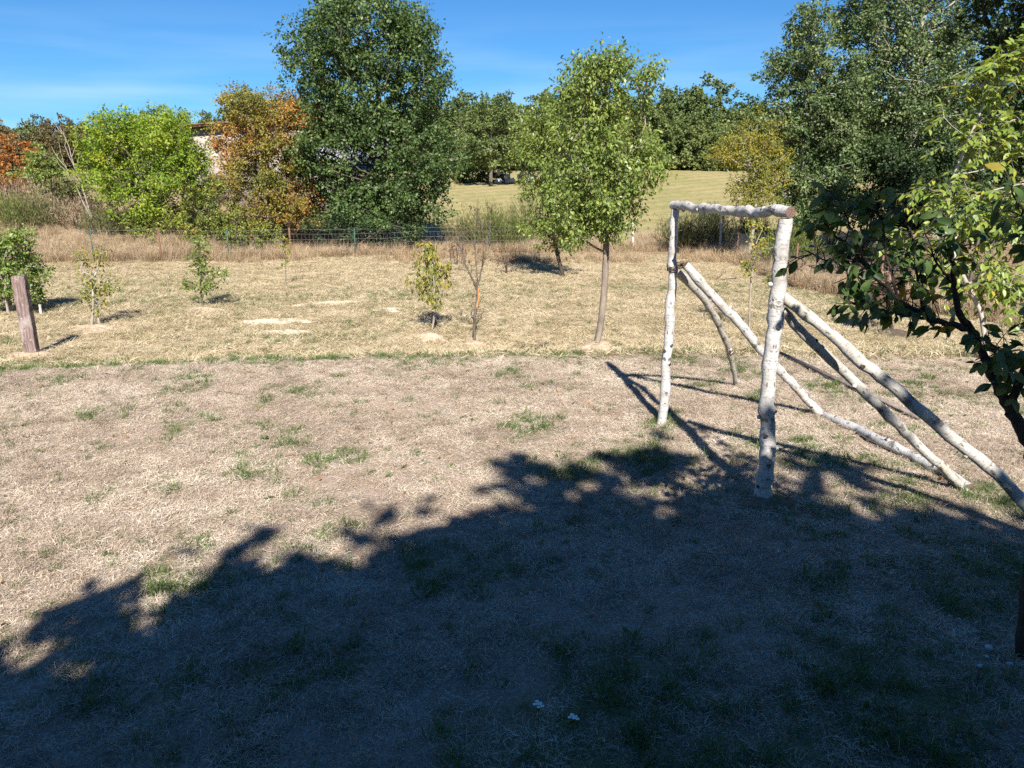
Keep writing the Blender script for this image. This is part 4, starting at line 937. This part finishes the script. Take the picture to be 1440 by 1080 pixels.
def bare_limbs():
    rng = R(136); g = Geo(); y0 = b[1]; A = lambda px, py, d=0.: at(px, py, y0 + d)[0]; tips = []
    def limb(pts, r0, r1):
        P = np.array(pts); n = len(P) * 4; tt = np.linspace(0, len(P) - 1, n); Q = np.stack([np.interp(tt, np.arange(len(P)), P[:, c]) for c in range(3)], -1)
        Q[1:-1] = (Q[:-2] + 2 * Q[1:-1] + Q[2:]) / 4; Q[1:-1] += rng.normal(size=(n - 2, 3)) * 0.008; g.tube(Q, np.linspace(r0, r1, n), 6, rough=.06, rng=rng)
        for k in range(9):
            t = rng.uniform(0.25, 1); q = Q[int(t * (n - 1))]; tn = unit(P[-1] - P[0]); d = unit(tn * .9 + rng.normal(size=3) * .55 + [0, 0, .2]); l = rng.uniform(.12, .4)
            g.tube([q, q + d * l * .5 + rng.normal(size=3) * .01, q + d * l], [0.0065, .005, .003], 4); tips.append(q + d * l * rng.uniform(.5, 1)); tips.append(q + d * l)
    limb([b - [0, 0, .06], A(667, 450), A(670, 420), A(672, 398)], .033, .024)
    limb([A(671, 402), A(655, 375, -.1), A(645, 345, -.15), A(636, 312, -.2)], .017, .005); limb([A(672, 400), A(668, 360, .1), A(668, 320, .1), A(672, 280, .1)], .018, .004)
    limb([A(672, 400), A(682, 365, .0), A(686, 330, .05), A(692, 295, .1)], .017, .004); limb([A(672, 410), A(660, 385, .2), A(652, 360, .3), A(650, 325, .4)], .012, .004); limb([A(678, 380), A(680, 345, -.15), A(678, 310, -.2)], .012, .004)
    g.build('trunk', M['bark'], bare, True, b)
    T = np.array(tips); T = np.repeat(T, 2, 0) + rng.normal(size=(len(T) * 2, 3)) * .02; n = len(T); L = rng.uniform(.03, .07, n)
    v, q = leaf_cards(T, unit(rng.normal(size=(n, 3)) - [0, 0, .8]), unit(rng.normal(size=(n, 3))), L, L * .45)
    link('crown', make_mesh('crown', v - b, [q], M['dead_leaf']), bare)
bare_limbs()
g = Geo(); pt = at(673, 420, b[1])[0]; g.tube([at(670, 432, b[1] - .03)[0], pt + [0, -.03, 0], at(673, 405, b[1] - .03)[0]], 0.012, 6, cap=0); g.build('tree_tie', M['tie'], bare, False, b)
mound('soil_mound', 'thin soil ring at the leafless sapling', ground_at(668, 484), 0.14, 0.03, M['soil'], 137, 1.5)
b = ground_at(286, 431)
plant('fruit_sapling', 'upright leafy green sapling alone before the hawthorn', 'sapling', b,
      lobes_px([(283, 370, 20, 32), (278, 345, 12, 16), (304, 382, 18, 14), (290, 400, 24, 16), (266, 400, 10, 8)], b[1], 0.32), 120, 12, 0.10, 0.046, M['cherry'], M['bark'], 0.018, R(138), tip_r=0.002, shell=0.7, step=0.1, twigs=4)
mound('soil_mound', 'reddish soil ring at the green sapling before the hawthorn', ground_at(286, 436), 0.25, 0.04, M['soil'], 139, 1.4)
b = ground_at(132, 457)
plant('fruit_sapling', 'twin stemmed sapling with sparse yellow leaves near the sleeper post', 'sapling', b,
      lobes_px([(120, 368, 15, 30), (138, 360, 10, 30), (146, 402, 13, 20), (126, 405, 20, 24), (136, 430, 12, 12)], b[1], 0.32), 130, 8, 0.09, 0.042, M['yellow'], M['bark_pale'], 0.018, R(140), tip_r=0.002, shell=0.7, step=0.1, twigs=4, stems=2)
mound('soil_mound', 'soil patch at the twin stemmed sapling', ground_at(132, 463), 0.3, 0.05, M['soil'], 141, 1.4)
b = ground_at(14, 440)
plant('laurel_bush', 'glossy green bush behind the sleeper post', 'shrub', b,
      lobes_px([(8, 352, 36, 32), (28, 382, 32, 32), (-10, 395, 36, 34), (48, 405, 12, 20), (30, 335, 14, 14)], b[1], 0.6), 170, 45, 0.14, 0.055, M['laurel'], M['bark_pale'], 0.02, R(142), stems=4, tip_r=0.003, min_r=0.003, shell=0.5, aspect=0.5)
b = ground_at(402, 400)
plant('fruit_sapling', 'tiny sparse sapling on the lawn before a rusty fence post', 'sapling', b,
      lobes_px([(402, 350, 10, 22), (400, 370, 8, 12)], b[1], 0.15), 20, 8, 0.10, 0.06, M['yellow'], M['bark'], 0.008, R(143), tip_r=0.002, shell=0.8, step=0.1, twigs=3)
b = ground_at(1054, 466)
plant('fruit_sapling', 'slender sapling with yellow leaves seen through the birch frame', 'sapling', b,
      lobes_px([(1062, 315, 22, 18), (1068, 345, 22, 18), (1052, 375, 12, 14), (1082, 390, 8, 8)], b[1], 0.3), 60, 10, 0.09, 0.05, M['yellow'], M['bark_cherry'], 0.014, R(144), tip_r=0.0018, shell=0.75, step=0.1, twigs=3, trunk_top=at(1064, 340, b[1])[0], droop=0.6)
b = ground_at(1256, 466)
plant('withered_sapling', 'short dark sapling with withered brown leaves beyond the plum', 'sapling', b,
      lobes_px([(1240, 405, 28, 18), (1262, 400, 18, 18), (1232, 425, 12, 12)], b[1], 0.35), 60, 16, 0.11, 0.07, M['dead_leaf'], M['bark_dark'], 0.03, R(145), tip_r=0.003, shell=0.7, droop=1.0, step=0.08, twigs=4)
mound('soil_mound', 'dark soil mound under the withered sapling', ground_at(1256, 470), 0.22, 0.07, M['soil_dark'], 146, 1.4)
# withered dock stalks before the fence
for k, (px, py, lab) in enumerate(((640, 372, 'withered dark dock stalks by the yellow sapling'), (712, 386, 'withered reddish dock stalks beside the bare sapling'))):
    b = ground_at(px, py)
    plant('dock_plant', lab, 'weed', b, [(b + [0, 0, .65], np.array([.6, .3, .5]))], 34, 8, 0.16, 0.05, M['dead_leaf'], M['bark_dark'], 0.010, R(147 + k), stems=4, tip_r=0.003, step=0.1, twigs=4)
# bare sand where moles have dug
for k, (px, py, r, sx, h) in enumerate(((378, 452, 0.28, 1.5, 0.03), (415, 452, 0.2, 1.4, 0.025), (398, 467, 0.2, 1.7, 0.025), (460, 427, 0.3, 1.9, 0.025), (492, 425, 0.2, 1.6, 0.02), (545, 436, 0.24, 1.3, 0.035))):
    mound('sand_patch', 'pale bare sand patch on the lower lawn', ground_at(px, py), r, h, M['sand'], 150 + k, sx)

# ------------------------------------------------------------------ sleeper post and stake
def sleeper():
    b = ground_at(46, 499); t, mp = at(34, 388, b[1]); h = t[2] - b[2]
    o = thing('sleeper_post', 'weathered brown railway sleeper standing upright in the lawn', 'post', b)
    import bmesh
    bm = bmesh.new(); bmesh.ops.create_cube(bm, size=1.0); bmesh.ops.scale(bm, vec=(0.205, 0.13, h + 0.15), verts=bm.verts)
    bmesh.ops.bevel(bm, geom=list(bm.edges), offset=0.008, segments=2, affect='EDGES')
    bmesh.ops.subdivide_edges(bm, edges=[e for e in bm.edges if e.calc_length() > 0.3], cuts=14, use_grid_fill=True)
    rng = R(161)
    for v in bm.verts: v.co += Vector(rng.normal(size=3) * 0.0022)
    me = bpy.data.meshes.new('beam'); bm.to_mesh(me); bm.free(); me.materials.append(M['sleeper'])
    bo = link('beam', me, o, (0, 0, h / 2 - 0.07)); o.rotation_euler = (0, math.radians(-0.6), math.radians(5))
    for k, (x, z) in enumerate(((-.04, h * .92), (.05, h * .72), (-0.02, h * .35))):
        g = Geo(); g.tube([[x, -0.066, z], [x, -0.074, z]], 0.007, 8, cap=0); g.build('bolt', M['rust'], o)
sleeper()
mound('soil_mound', 'rough soil at the foot of the sleeper post', ground_at(40, 500), 0.2, 0.04, M['soil'], 162, 1.5)
b = ground_at(58, 442); g = Geo(); g.tube([b - [0, 0, .05], b + [0, 0, .22]], [0.03, 0.028], 8, cap=0); tag(g.build('stake', M['post_wood'], None, True), 'short grey stake in the lawn behind the sleeper post', 'stake')

# ------------------------------------------------------------------ birch goal frame
def log_points(a, b, n, rng, wob, sag=None):
    t = np.linspace(0, 1, n)[:, None]; a, b = np.asarray(a, float), np.asarray(b, float)
    p = a + (b - a) * t
    if sag is not None: p = p + 4 * t * (1 - t) * np.asarray(sag, float)
    w = np.cumsum(rng.normal(size=(n, 3)), 0); w -= w[0] + (w[-1] - w[0]) * t
    return p + w * wob

def birch_goal():
    N0, F0 = ground_at(1075, 706), ground_at(929, 595)
    o = thing('birch_goal', 'goal frame of white birch poles with slanting braces', 'goal frame', N0); off = N0; rng = R(171)
    nt, ft = at(1105, 304, N0[1] - 0.02)[0], at(950, 293, F0[1])[0]
    def pole(name, a, b, r0, r1, mat, n=34, wob=0.003, sag=None, label=None, knots=4, cap=1):
        p = log_points(a, b, n, rng, wob, sag); L = np.linalg.norm(np.asarray(b) - a)
        r = np.linspace(r0, r1, n) * (1 + 0.035 * np.convolve(rng.normal(size=n + 4), np.ones(5) / 2.0, 'valid'))
        for k in range(knots): r[int(rng.integers(2, n - 2))] *= rng.uniform(1.08, 1.22)
        g = Geo(); g.tube(p, r, 18, 0, cap=1, rough=0.022, rng=rng); ob = g.build(name, [mat, M['endgrain']], o, True, off)
        # branch stubs left on the pole
        for k in range(knots):
            i = int(rng.integers(3, n - 3)); d = unit(np.cross(p[i + 1] - p[i - 1], rng.normal(size=3))); g = Geo()
            e = p[i] + d * (r[i] + rng.uniform(0.006, 0.02)); g.tube([p[i] + d * r[i] * 0.7, e], [0.017, 0.011], 7, 0, cap=1, rng=rng); g.build('branch_stub', [mat, M['bark_dark']], ob, True, off)
        if label: ob['label'] = label
        return p
    dn = np.array([0, 0, .1])
    pn = pole('post', N0 - dn, nt - [0, 0, .012], 0.046, 0.037, M['birch'], 40, 0.0045, label='thick white birch post with dark knots', knots=8)
    pf = pole('post', F0 - dn, ft - [0, 0, .008], 0.037, 0.030, M['birch'], 36, 0.0045, label='slimmer white birch post')
    d = unit(nt - ft)
    pole('crossbar', ft - d * 0.05 + [0, 0, .022], nt + d * 0.045 + [0, 0, .022], 0.030, 0.029, M['birch'], 44, 0.005, (0.0, 0, -0.022), 'white birch crossbar, cut end showing', knots=6)
    fb = at(952, 374, F0[1] + 0.07)[0]
    b1 = ground_at(1036, 541)
    pole('brace', fb + [-0.01, 0.03, -.03], b1 - [0, 0, .06], 0.031, 0.020, M['birch_old'], 30, 0.003, at(1006, 458, (fb[1] + b1[1]) / 2 )[0] * 0 + np.array([0.09, 0, 0.075]), 'thin curved birch brace')
    b2 = ground_at(1163, 583)
    pole('brace', fb + [0.045, -0.06, 0.015], b2 - [0, 0, .05], 0.031, 0.034, M['birch'], 34, 0.004, (0, 0, -0.015), 'long straight birch brace from the slimmer post')
    nb = at(1099, 420, N0[1] + 0.065)[0]
    b3 = ground_at(1365, 690); b4 = ground_at(1535, 781)
    pole('brace', nb + [0.02, 0.02, -.07], b3 - [0, 0, .02], 0.028, 0.026, M['birch_old'], 34, 0.004, (0, 0, -0.03), 'yellowish birch brace under the upper one')
    pole('brace', nb + [0.0, 0.0, 0.015], b4 - [0, 0, .02], 0.031, 0.029, M['birch_old'], 36, 0.004, (0, 0, 0.01), 'upper grey birch brace reaching the photo edge')
    l1, l2 = ground_at(1160, 588), ground_at(1362, 692)
    pole('ground_log', l1 + [0, 0, .018], l2 + [0.0, 0, .018], 0.031, 0.035, M['birch'], 34, 0.006, None, 'white birch log lying in the grass between the brace feet')
    # binding where brace meets post
    g = Geo(); c = fb + [-0.02, -0.0, 0.0]
    for k in range(3):
        th = np.linspace(0, 2 * np.pi, 15); g.tube(np.stack([c[0] - .0 + 0.06 * np.cos(th), c[1] - 0.045 + 0.08 * np.sin(th), c[2] - 0.01 + 0.012 * k + 0.02 * np.cos(th)], -1), 0.004, 5)
    g.build('binding', M['timber'], o, False, off)
birch_goal()
mound('soil_mound', 'dark grassy soil mound at the foot of the thick birch post', ground_at(1080, 710), 0.13, 0.05, M['turf_soil'], 172, 1.2)
a, b = ground_at(1096, 500), ground_at(1292, 592)
d = b - a; L = np.linalg.norm(d); ex = d / L; ey = unit(np.cross([0, 0, 1], ex)); ez = np.cross(ex, ey)
g = Geo(); g.box((a + b) / 2 + ez * 0.03, (L, 0.045, 0.022), np.stack([ex, ey, ez], 1)); tag(g.build('plank', M['plank']), 'long thin grey plank lying in the grass behind the goal', 'plank')

# ------------------------------------------------------------------ leaf shapes for the near trees
def leaf_shape(seg, fold, curl, wid):
    V = []; F = []
    prof = [0.0, 0.62, 1.0, 0.92, 0.6, 0.0] if seg == 5 else [0.0, 0.9, 0.75, 0.0]
    n = len(prof)
    for k, w in enumerate(prof):
        t = k / (n - 1); z = -curl * t * t
        if k in (0, n - 1): V.append([0, t, z])
        else:
            V += [[-0.5 * wid * w, t, z + fold * w * wid * .5], [0, t, z], [0.5 * wid * w, t, z + fold * w * wid * .5]]
    F3 = [[0, 2, 1], [0, 3, 2]]; F4 = []
    for k in range(1, n - 2):
        a = 1 + (k - 1) * 3; F4 += [[a, a + 1, a + 4, a + 3], [a + 1, a + 2, a + 5, a + 4]]
    a = 1 + (n - 3) * 3; e = len(V) - 1; F3 += [[a, a + 1, e], [a + 1, a + 2, e]]
    return np.array(V, float), np.array(F4), np.array(F3)

def place_leaves(parent, base, pts, dirs, nrms, sizes, shapes, mat, n_single, rng, name='leaf'):
    """The n_single largest in view are leaves of their own; the rest are one part."""
    d = unit(dirs); s = unit(np.cross(d, nrms)); nn = np.cross(s, d)
    dist = np.linalg.norm(pts - [0, 0, CAM_H], axis=1)
    px = pts[:, 0] / (pts[:, 1] * CP - (pts[:, 2] - CAM_H) * SP); vis = np.abs(px) < 0.66
    order = np.argsort(-(sizes / dist) * np.where(vis, 1, 0.01))
    meshes = [make_mesh(name, v, [q, t], mat, True) for v, q, t in shapes]
    si = rng.integers(0, len(shapes), len(pts))
    for i in order[:n_single]:
        m = Matrix(((s[i][0] * sizes[i], d[i][0] * sizes[i], nn[i][0] * sizes[i], pts[i][0] - base[0]), (s[i][1] * sizes[i], d[i][1] * sizes[i], nn[i][1] * sizes[i], pts[i][1] - base[1]),
                    (s[i][2] * sizes[i], d[i][2] * sizes[i], nn[i][2] * sizes[i], pts[i][2] - base[2]), (0, 0, 0, 1)))
        o = link(name, meshes[si[i]], parent); o.matrix_local = m
    g = Geo()
    for i in order[n_single:]:
        v, q, t = shapes[si[i]]; g.add(pts[i] + sizes[i] * (v[:, :1] * s[i] + v[:, 1:2] * d[i] + v[:, 2:] * nn[i]), q, t)
    if g.n:
        f = g.build('foliage', mat, parent, True, base); f['kind'] = 'stuff'

def near_leaf_mat(name, stops, transl, gloss, rough):
    """as leaf_material, varied by object as well, with a lighter midrib"""
    t = NT(name); g = t.n('ShaderNodeNewGeometry'); oi = t.n('ShaderNodeObjectInfo')
    f = t.math('FRACT', t.math('ADD', g.outputs['Random Per Island'], oi.outputs['Random']), 0)
    c = t.ramp(f, stops); nz = t.noise(60, 3, g.outputs['Position'])
    c = t.mix(t.rng(nz, 0.35, 0.7, 0, 0.3), c, t.mix(0.5, c, (0.0, 0.02, 0.0)))
    d = t.n('ShaderNodeBsdfPrincipled', i_Roughness=rough); d.inputs['Specular IOR Level'].default_value = gloss; t.l(c, d.inputs['Base Color'])
    tr = t.n('ShaderNodeBsdfTranslucent'); t.l(t.mix(1.0, c, (1.3, 1.15, 0.5), 'MULTIPLY'), tr.inputs[0])
    mx = t.n('ShaderNodeMixShader', i_0=transl); t.l(d.outputs[0], mx.inputs[1]); t.l(tr.outputs[0], mx.inputs[2]); t.l(mx.outputs[0], t.out.inputs[0]); return t.m
M['plum_leaf'] = near_leaf_mat('plum_leaf_blade', [(0.0, (0.04, 0.08, 0.022)), (0.6, (0.085, 0.145, 0.04)), (0.95, (0.14, 0.20, 0.06)), (1.0, (0.34, 0.26, 0.04))], 0.38, 0.4, 0.4)
M['walnut_leaf'] = near_leaf_mat('walnut_leaflet', [(0.0, (0.12, 0.19, 0.035)), (0.5, (0.21, 0.29, 0.055)), (0.9, (0.32, 0.38, 0.08)), (1.0, (0.42, 0.33, 0.04))], 0.4, 0.4, 0.4)
LEAVES = [leaf_shape(5, 0.25, c, w) for c, w in ((0.12, 0.5), (0.22, 0.46), (0.05, 0.54))]
LEAFLETS = [leaf_shape(3, 0.2, c, w) for c, w in ((0.15, 0.48), (0.28, 0.44), (0.05, 0.5))]

# ------------------------------------------------------------------ sunlit walnut sapling
def walnut():
    b = ground_at(1390, 503); y0 = b[1]; rng = R(181)
    o = thing('walnut_sapling', 'sunlit young walnut with pinnate leaves behind the dark plum', 'tree', b)
    lob = lobes_px([(1400, 110, 55, 50), (1440, 80, 50, 40), (1380, 190, 62, 45), (1420, 200, 60, 60), (1330, 270, 45, 40), (1400, 300, 70, 50), (1320, 350, 60, 30), (1390, 380, 60, 40), (1430, 400, 40, 40), (1270, 330, 22, 22), (1470, 250, 50, 90)], y0, 0.45)
    cl = sample_clumps(lob, 190, rng, 0.7, 0.05)
    tr = np.array([b - [0, 0, .05], at(1380, 440, y0)[0], at(1345, 370, y0)[0], at(1330, 320, y0)[0], at(1338, 255, y0)[0], at(1365, 190, y0)[0], at(1390, 130, y0)[0]])
    tt = np.linspace(0, 6, 24); tr = np.stack([np.interp(tt, np.arange(7), tr[:, c]) for c in range(3)], -1)
    pos, par = grow(tr, cl, rng, step=0.1, sag=0.05, up_pen=0.8); g = Geo(); limb_tubes(pos, par, 0.024, 0.0025, g); 
    P, D, N, S = [], [], [], []
    c0 = cl.mean(0)
    for c in cl:
        for q in range(3):
            az = unit(rng.normal(size=3) + unit(c - c0) * 0.5 + [0, -0.2, 0.15]); L = rng.uniform(0.14, 0.26); n = 4
            rach = [c + az * L * t - np.array([0, 0, 0.10 * L * 4 * t * t]) for t in np.linspace(0, 1, 5)]
            g.tube(rach, np.linspace(0.0022, 0.001, 5), 3)
            side = unit(np.cross(az, [0, 0, 1]))
            for k in range(1, n + 1):
                t = k / n; r = rach[k]
                for sg in (-1, 1):
                    P.append(r); D.append(az * 0.45 + side * sg * 0.75 + rng.normal(size=3) * 0.15 - [0, 0, 0.45]); N.append(np.array([0, -0.25, 1.0]) + rng.normal(size=3) * 0.3); S.append(rng.uniform(0.06, 0.10))
            P.append(rach[-1]); D.append(az - [0, 0, .5]); N.append(np.array([0, -.2, 1.]) + rng.normal(size=3) * .3); S.append(rng.uniform(0.07, 0.11))
    g.build('trunk', M['bark_pale'], o, True, b)
    place_leaves(o, b, np.array(P), np.array(D), np.array(N), np.array(S), LEAFLETS, M['walnut_leaf'], 300, rng)
walnut()

# ------------------------------------------------------------------ dark plum tree close by, in the shade
def plum():
    b = ground_at(1441, 925); Y = b[1]; rng = R(191)
    o = thing('plum_tree', 'dark leaved plum tree close by with a low forked trunk', 'tree', b)
    A = lambda px, py, dy=0.0: at(px, py, Y + dy)[0]
    limbs = [([b - [0, 0, .06], A(1446, 840), A(1455, 760), A(1460, 680), A(1448, 622), A(1421, 578)], 0.033, 0.022, False),
             ([A(1421, 578), A(1402, 545), A(1386, 505), A(1367, 468), A(1346, 436)], 0.018, 0.012, False),
             ([A(1421, 578), A(1428, 550, -.02), A(1440, 520, -.05), A(1465, 450, -.1), A(1480, 370, -.12), A(1470, 280, -.15)], 0.017, 0.007, True),
             ([A(1346, 436), A(1341, 400), A(1340, 370), A(1338, 335), A(1340, 305)], 0.011, 0.003, True),
             ([A(1362, 462), A(1330, 455, -.03), A(1300, 448, -.05), A(1262, 420, -.06), A(1222, 380, -.08), A(1180, 335, -.1), A(1148, 300, -.12)], 0.012, 0.003, True),
             ([A(1300, 448, -.05), A(1260, 440, -.1), A(1215, 430, -.13), A(1182, 418, -.15)], 0.006, 0.002, True),
             ([A(1262, 420, -.06), A(1225, 400, -.0), A(1180, 372, .03), A(1132, 352, .05)], 0.005, 0.002, True),
             ([A(1222, 380, -.08), A(1205, 340, -.12), A(1190, 300, -.15), A(1170, 262, -.16)], 0.005, 0.002, True),
             ([A(1300, 448, -.05), A(1290, 400, .05), A(1285, 350, .1), A(1270, 295, .12)], 0.006, 0.002, True),
             ([A(1262, 420, -.06), A(1250, 370, .04), A(1240, 320, .08), A(1225, 275, .1)], 0.005, 0.002, True),
             ([A(1341, 400), A(1315, 365, -.05), A(1300, 320, -.08)], 0.005, 0.002, True),
             ([A(1480, 370, -.12), A(1455, 330, -.2), A(1432, 285, -.25), A(1412, 250, -.28)], 0.006, 0.002, True),
             ([A(1440, 520, -.05), A(1415, 500, -.1), A(1375, 470, -.13)], 0.004, 0.0015, True),
             ([A(1445, 560, -.05), A(1425, 530, -.12), A(1402, 505, -.16), A(1395, 490, -.18)], 0.004, 0.0015, True),
             ([A(1470, 280, -.15), A(1500, 180, -.1), A(1520, 60, -.1), A(1500, -60, -.1)], 0.006, 0.002, True)]
    g = Geo(); P, D, N, S = [], [], [], []
    for pts, r0, r1, leafy in limbs:
        pts = np.array(pts); n = max(8, len(pts) * 4); tt = np.linspace(0, len(pts) - 1, n)
        Q = np.stack([np.interp(tt, np.arange(len(pts)), pts[:, c]) for c in range(3)], -1)
        for _ in range(2): Q[1:-1] = (Q[:-2] + 2 * Q[1:-1] + Q[2:]) / 4
        Q[1:-1] += rng.normal(size=(n - 2, 3)) * 0.003
        g.tube(Q, np.linspace(r0, r1, n), 9 if r0 > .012 else 6, rough=0.05, rng=rng)
        if not leafy: continue
        L = np.linalg.norm(np.diff(Q, axis=0), axis=1).sum()
        for k in range(int(L / 0.0185)):
            t = rng.uniform(0.12, 1.0); q = Q[int(t * (n - 1))]; tn = unit(Q[min(n - 1, int(t * (n - 1)) + 1)] - Q[max(0, int(t * (n - 1)) - 1)])
            sd = unit(np.cross(tn, rng.normal(size=3))); l = rng.uniform(0.03, 0.12); tw = unit(sd + tn * 0.5 + [0, 0, 0.1])
            g.tube([q, q + tw * l * .5 + [0, 0, .008], q + tw * l], [0.0022, 0.0018, 0.001], 4)
            for j in range(int(rng.integers(2, 5))):
                u = rng.uniform(0.4, 1); P.append(q + tw * l * u); D.append(tw * 0.6 + rng.normal(size=3) * 0.5 - [0, 0, .65]); N.append(np.array([0, -.4, .8]) + rng.normal(size=3) * 0.45); S.append(rng.uniform(0.032, 0.064))
    g.build('trunk', M['bark_dark'], o, True, b)
    place_leaves(o, b, np.array(P), np.array(D), np.array(N), np.array(S), LEAVES, M['plum_leaf'], 300, rng)
plum()

# ------------------------------------------------------------------ shade tree and added hedge bush behind the viewer (their shade lies on the lawn)
sh = [((1.9, -4.5, 4.55), (2.6, 2.0, 2.35)), ((0.5, -4.2, 4.2), (1.6, 1.8, 2.05)), ((3.6, -4.2, 4.1), (1.8, 1.8, 1.9)), ((1.6, -3.9, 3.0), (2.6, 1.6, 1.6)), ((1.15, -2.1, 3.7), (2.35, 1.2, 0.5)), ((1.75, -1.75, 3.5), (1.5, 0.9, 0.45)), ((-0.5, -2.6, 3.5), (1.5, 1.0, 0.55))]  # flat overhead lobes added to block sky and deepen the near shade
plant('shade_tree', 'broad leafy tree behind the viewer that shades the lawn', 'tree', (1.8, -4.6, tz(1.8, -4.6)), [(np.array(c), np.array(r)) for c, r in sh], 1500, 54, 0.36, 0.20, M['oak'], M['bark'], 0.16, R(201), tip_r=0.01, min_r=0.012, shell=0.45, aspect=0.75)
sh = [((-0.6, -3.1, 3.25), (1.5, 1.1, 1.4)), ((0.6, -2.6, 1.9), (1.9, 1.2, 1.6)), ((-0.9, -2.4, 1.6), (1.3, 1.0, 1.5)), ((2.8, -2.6, 1.9), (1.6, 1.2, 1.6)), ((5.0, -3.0, 2.4), (1.6, 1.4, 2.0))]  # unseen bush, added and shaped to fill out the shade on the lawn
plant('shade_hedge', 'unseen hedge bush added behind the viewer to fill out the shade', 'shrub', (1.2, -2.9, tz(1.2, -2.9)), [(np.array(c), np.array(r)) for c, r in sh], 1000, 54, 0.34, 0.19, M['oak'], M['bark'], 0.06, R(202), stems=4, tip_r=0.01, min_r=0.012, shell=0.45, aspect=0.75)

# ------------------------------------------------------------------ small things in the lawn
peb = [stone_mesh(210 + k, M['stone']) for k in range(3)]
for k, (px, py, s, lab) in enumerate(((1390, 918, 0.016, 'largest white pebble near the plum trunk'), (1387, 928, 0.010, 'white pebble just below the largest one by the plum'), (1419, 939, 0.012, 'flat white pebble below the plum trunk'),
                                      (1377, 942, 0.011, 'white pebble furthest from the plum trunk, among grass'), (1348, 876, 0.009, 'small whitish pebble in the shaded grass above the others'))):
    p = ground_at(px, py); o = link('pebble', peb[k % 3], None, (p[0], p[1], p[2] + s * 0.9 + 0.004)); o.scale = (s * 1.15, s, s * 0.85); o.rotation_euler = (0.2 * k, 0.3, k * 1.3); tag(o, lab, 'pebble', 'pebbles at the foot of the plum')
def yarrow(px, py, lab, seed):
    rng = R(seed); p = ground_at(px, py); o = thing('yarrow_flower', lab, 'flower', p, 'yarrow flowers in the shaded lawn')
    g = Geo(); gp = Geo()
    for k in range(7):
        a = k * 2.4; r = 0.016 * math.sqrt(k / 6 + .02); e = np.array([r * math.cos(a), r * math.sin(a), 0.075 + rng.normal() * .003])
        g.tube([[0, 0, -.01], [0, 0, .045], e], [0.0014, .0012, 0.0008], 4)
        th = np.linspace(0, 2 * np.pi, 9)[:-1]; v = [e + [0, 0, .004]] + [e + np.array([0.007 * math.cos(q), 0.007 * math.sin(q), 0.001 * math.sin(3 * q)]) for q in th]
        gp.add(v, None, [[0, 1 + i, 1 + (i + 1) % 8] for i in range(8)])
    g.build('stem', M['grass'], o); gp.build('flower_head', M['petal'], o)
yarrow(757, 1019, 'white yarrow head nearer the middle of the shaded lawn', 221); yarrow(806, 1035, 'white yarrow head among darker green grass', 222)
g = Geo(); rng = R(231)
x, y = pts_in_view(2.6, 1.6, 9.0, 0.2, rng); n = len(x); p = np.stack([x, y, terrain(x, y) + 0.022], -1)
v, q = leaf_cards(p, unit(rng.normal(size=(n, 3)) * [1, 1, .3]), unit(rng.normal(size=(n, 3)) * .4 + [0, 0, 1]), rng.uniform(.02, .045, n), rng.uniform(.015, .028, n), .25, .2)
tag(link('fallen_leaves', make_mesh('fallen_leaves', v, [q], M['litter'])), 'a few orange fallen leaves on the lawn', kind='stuff')
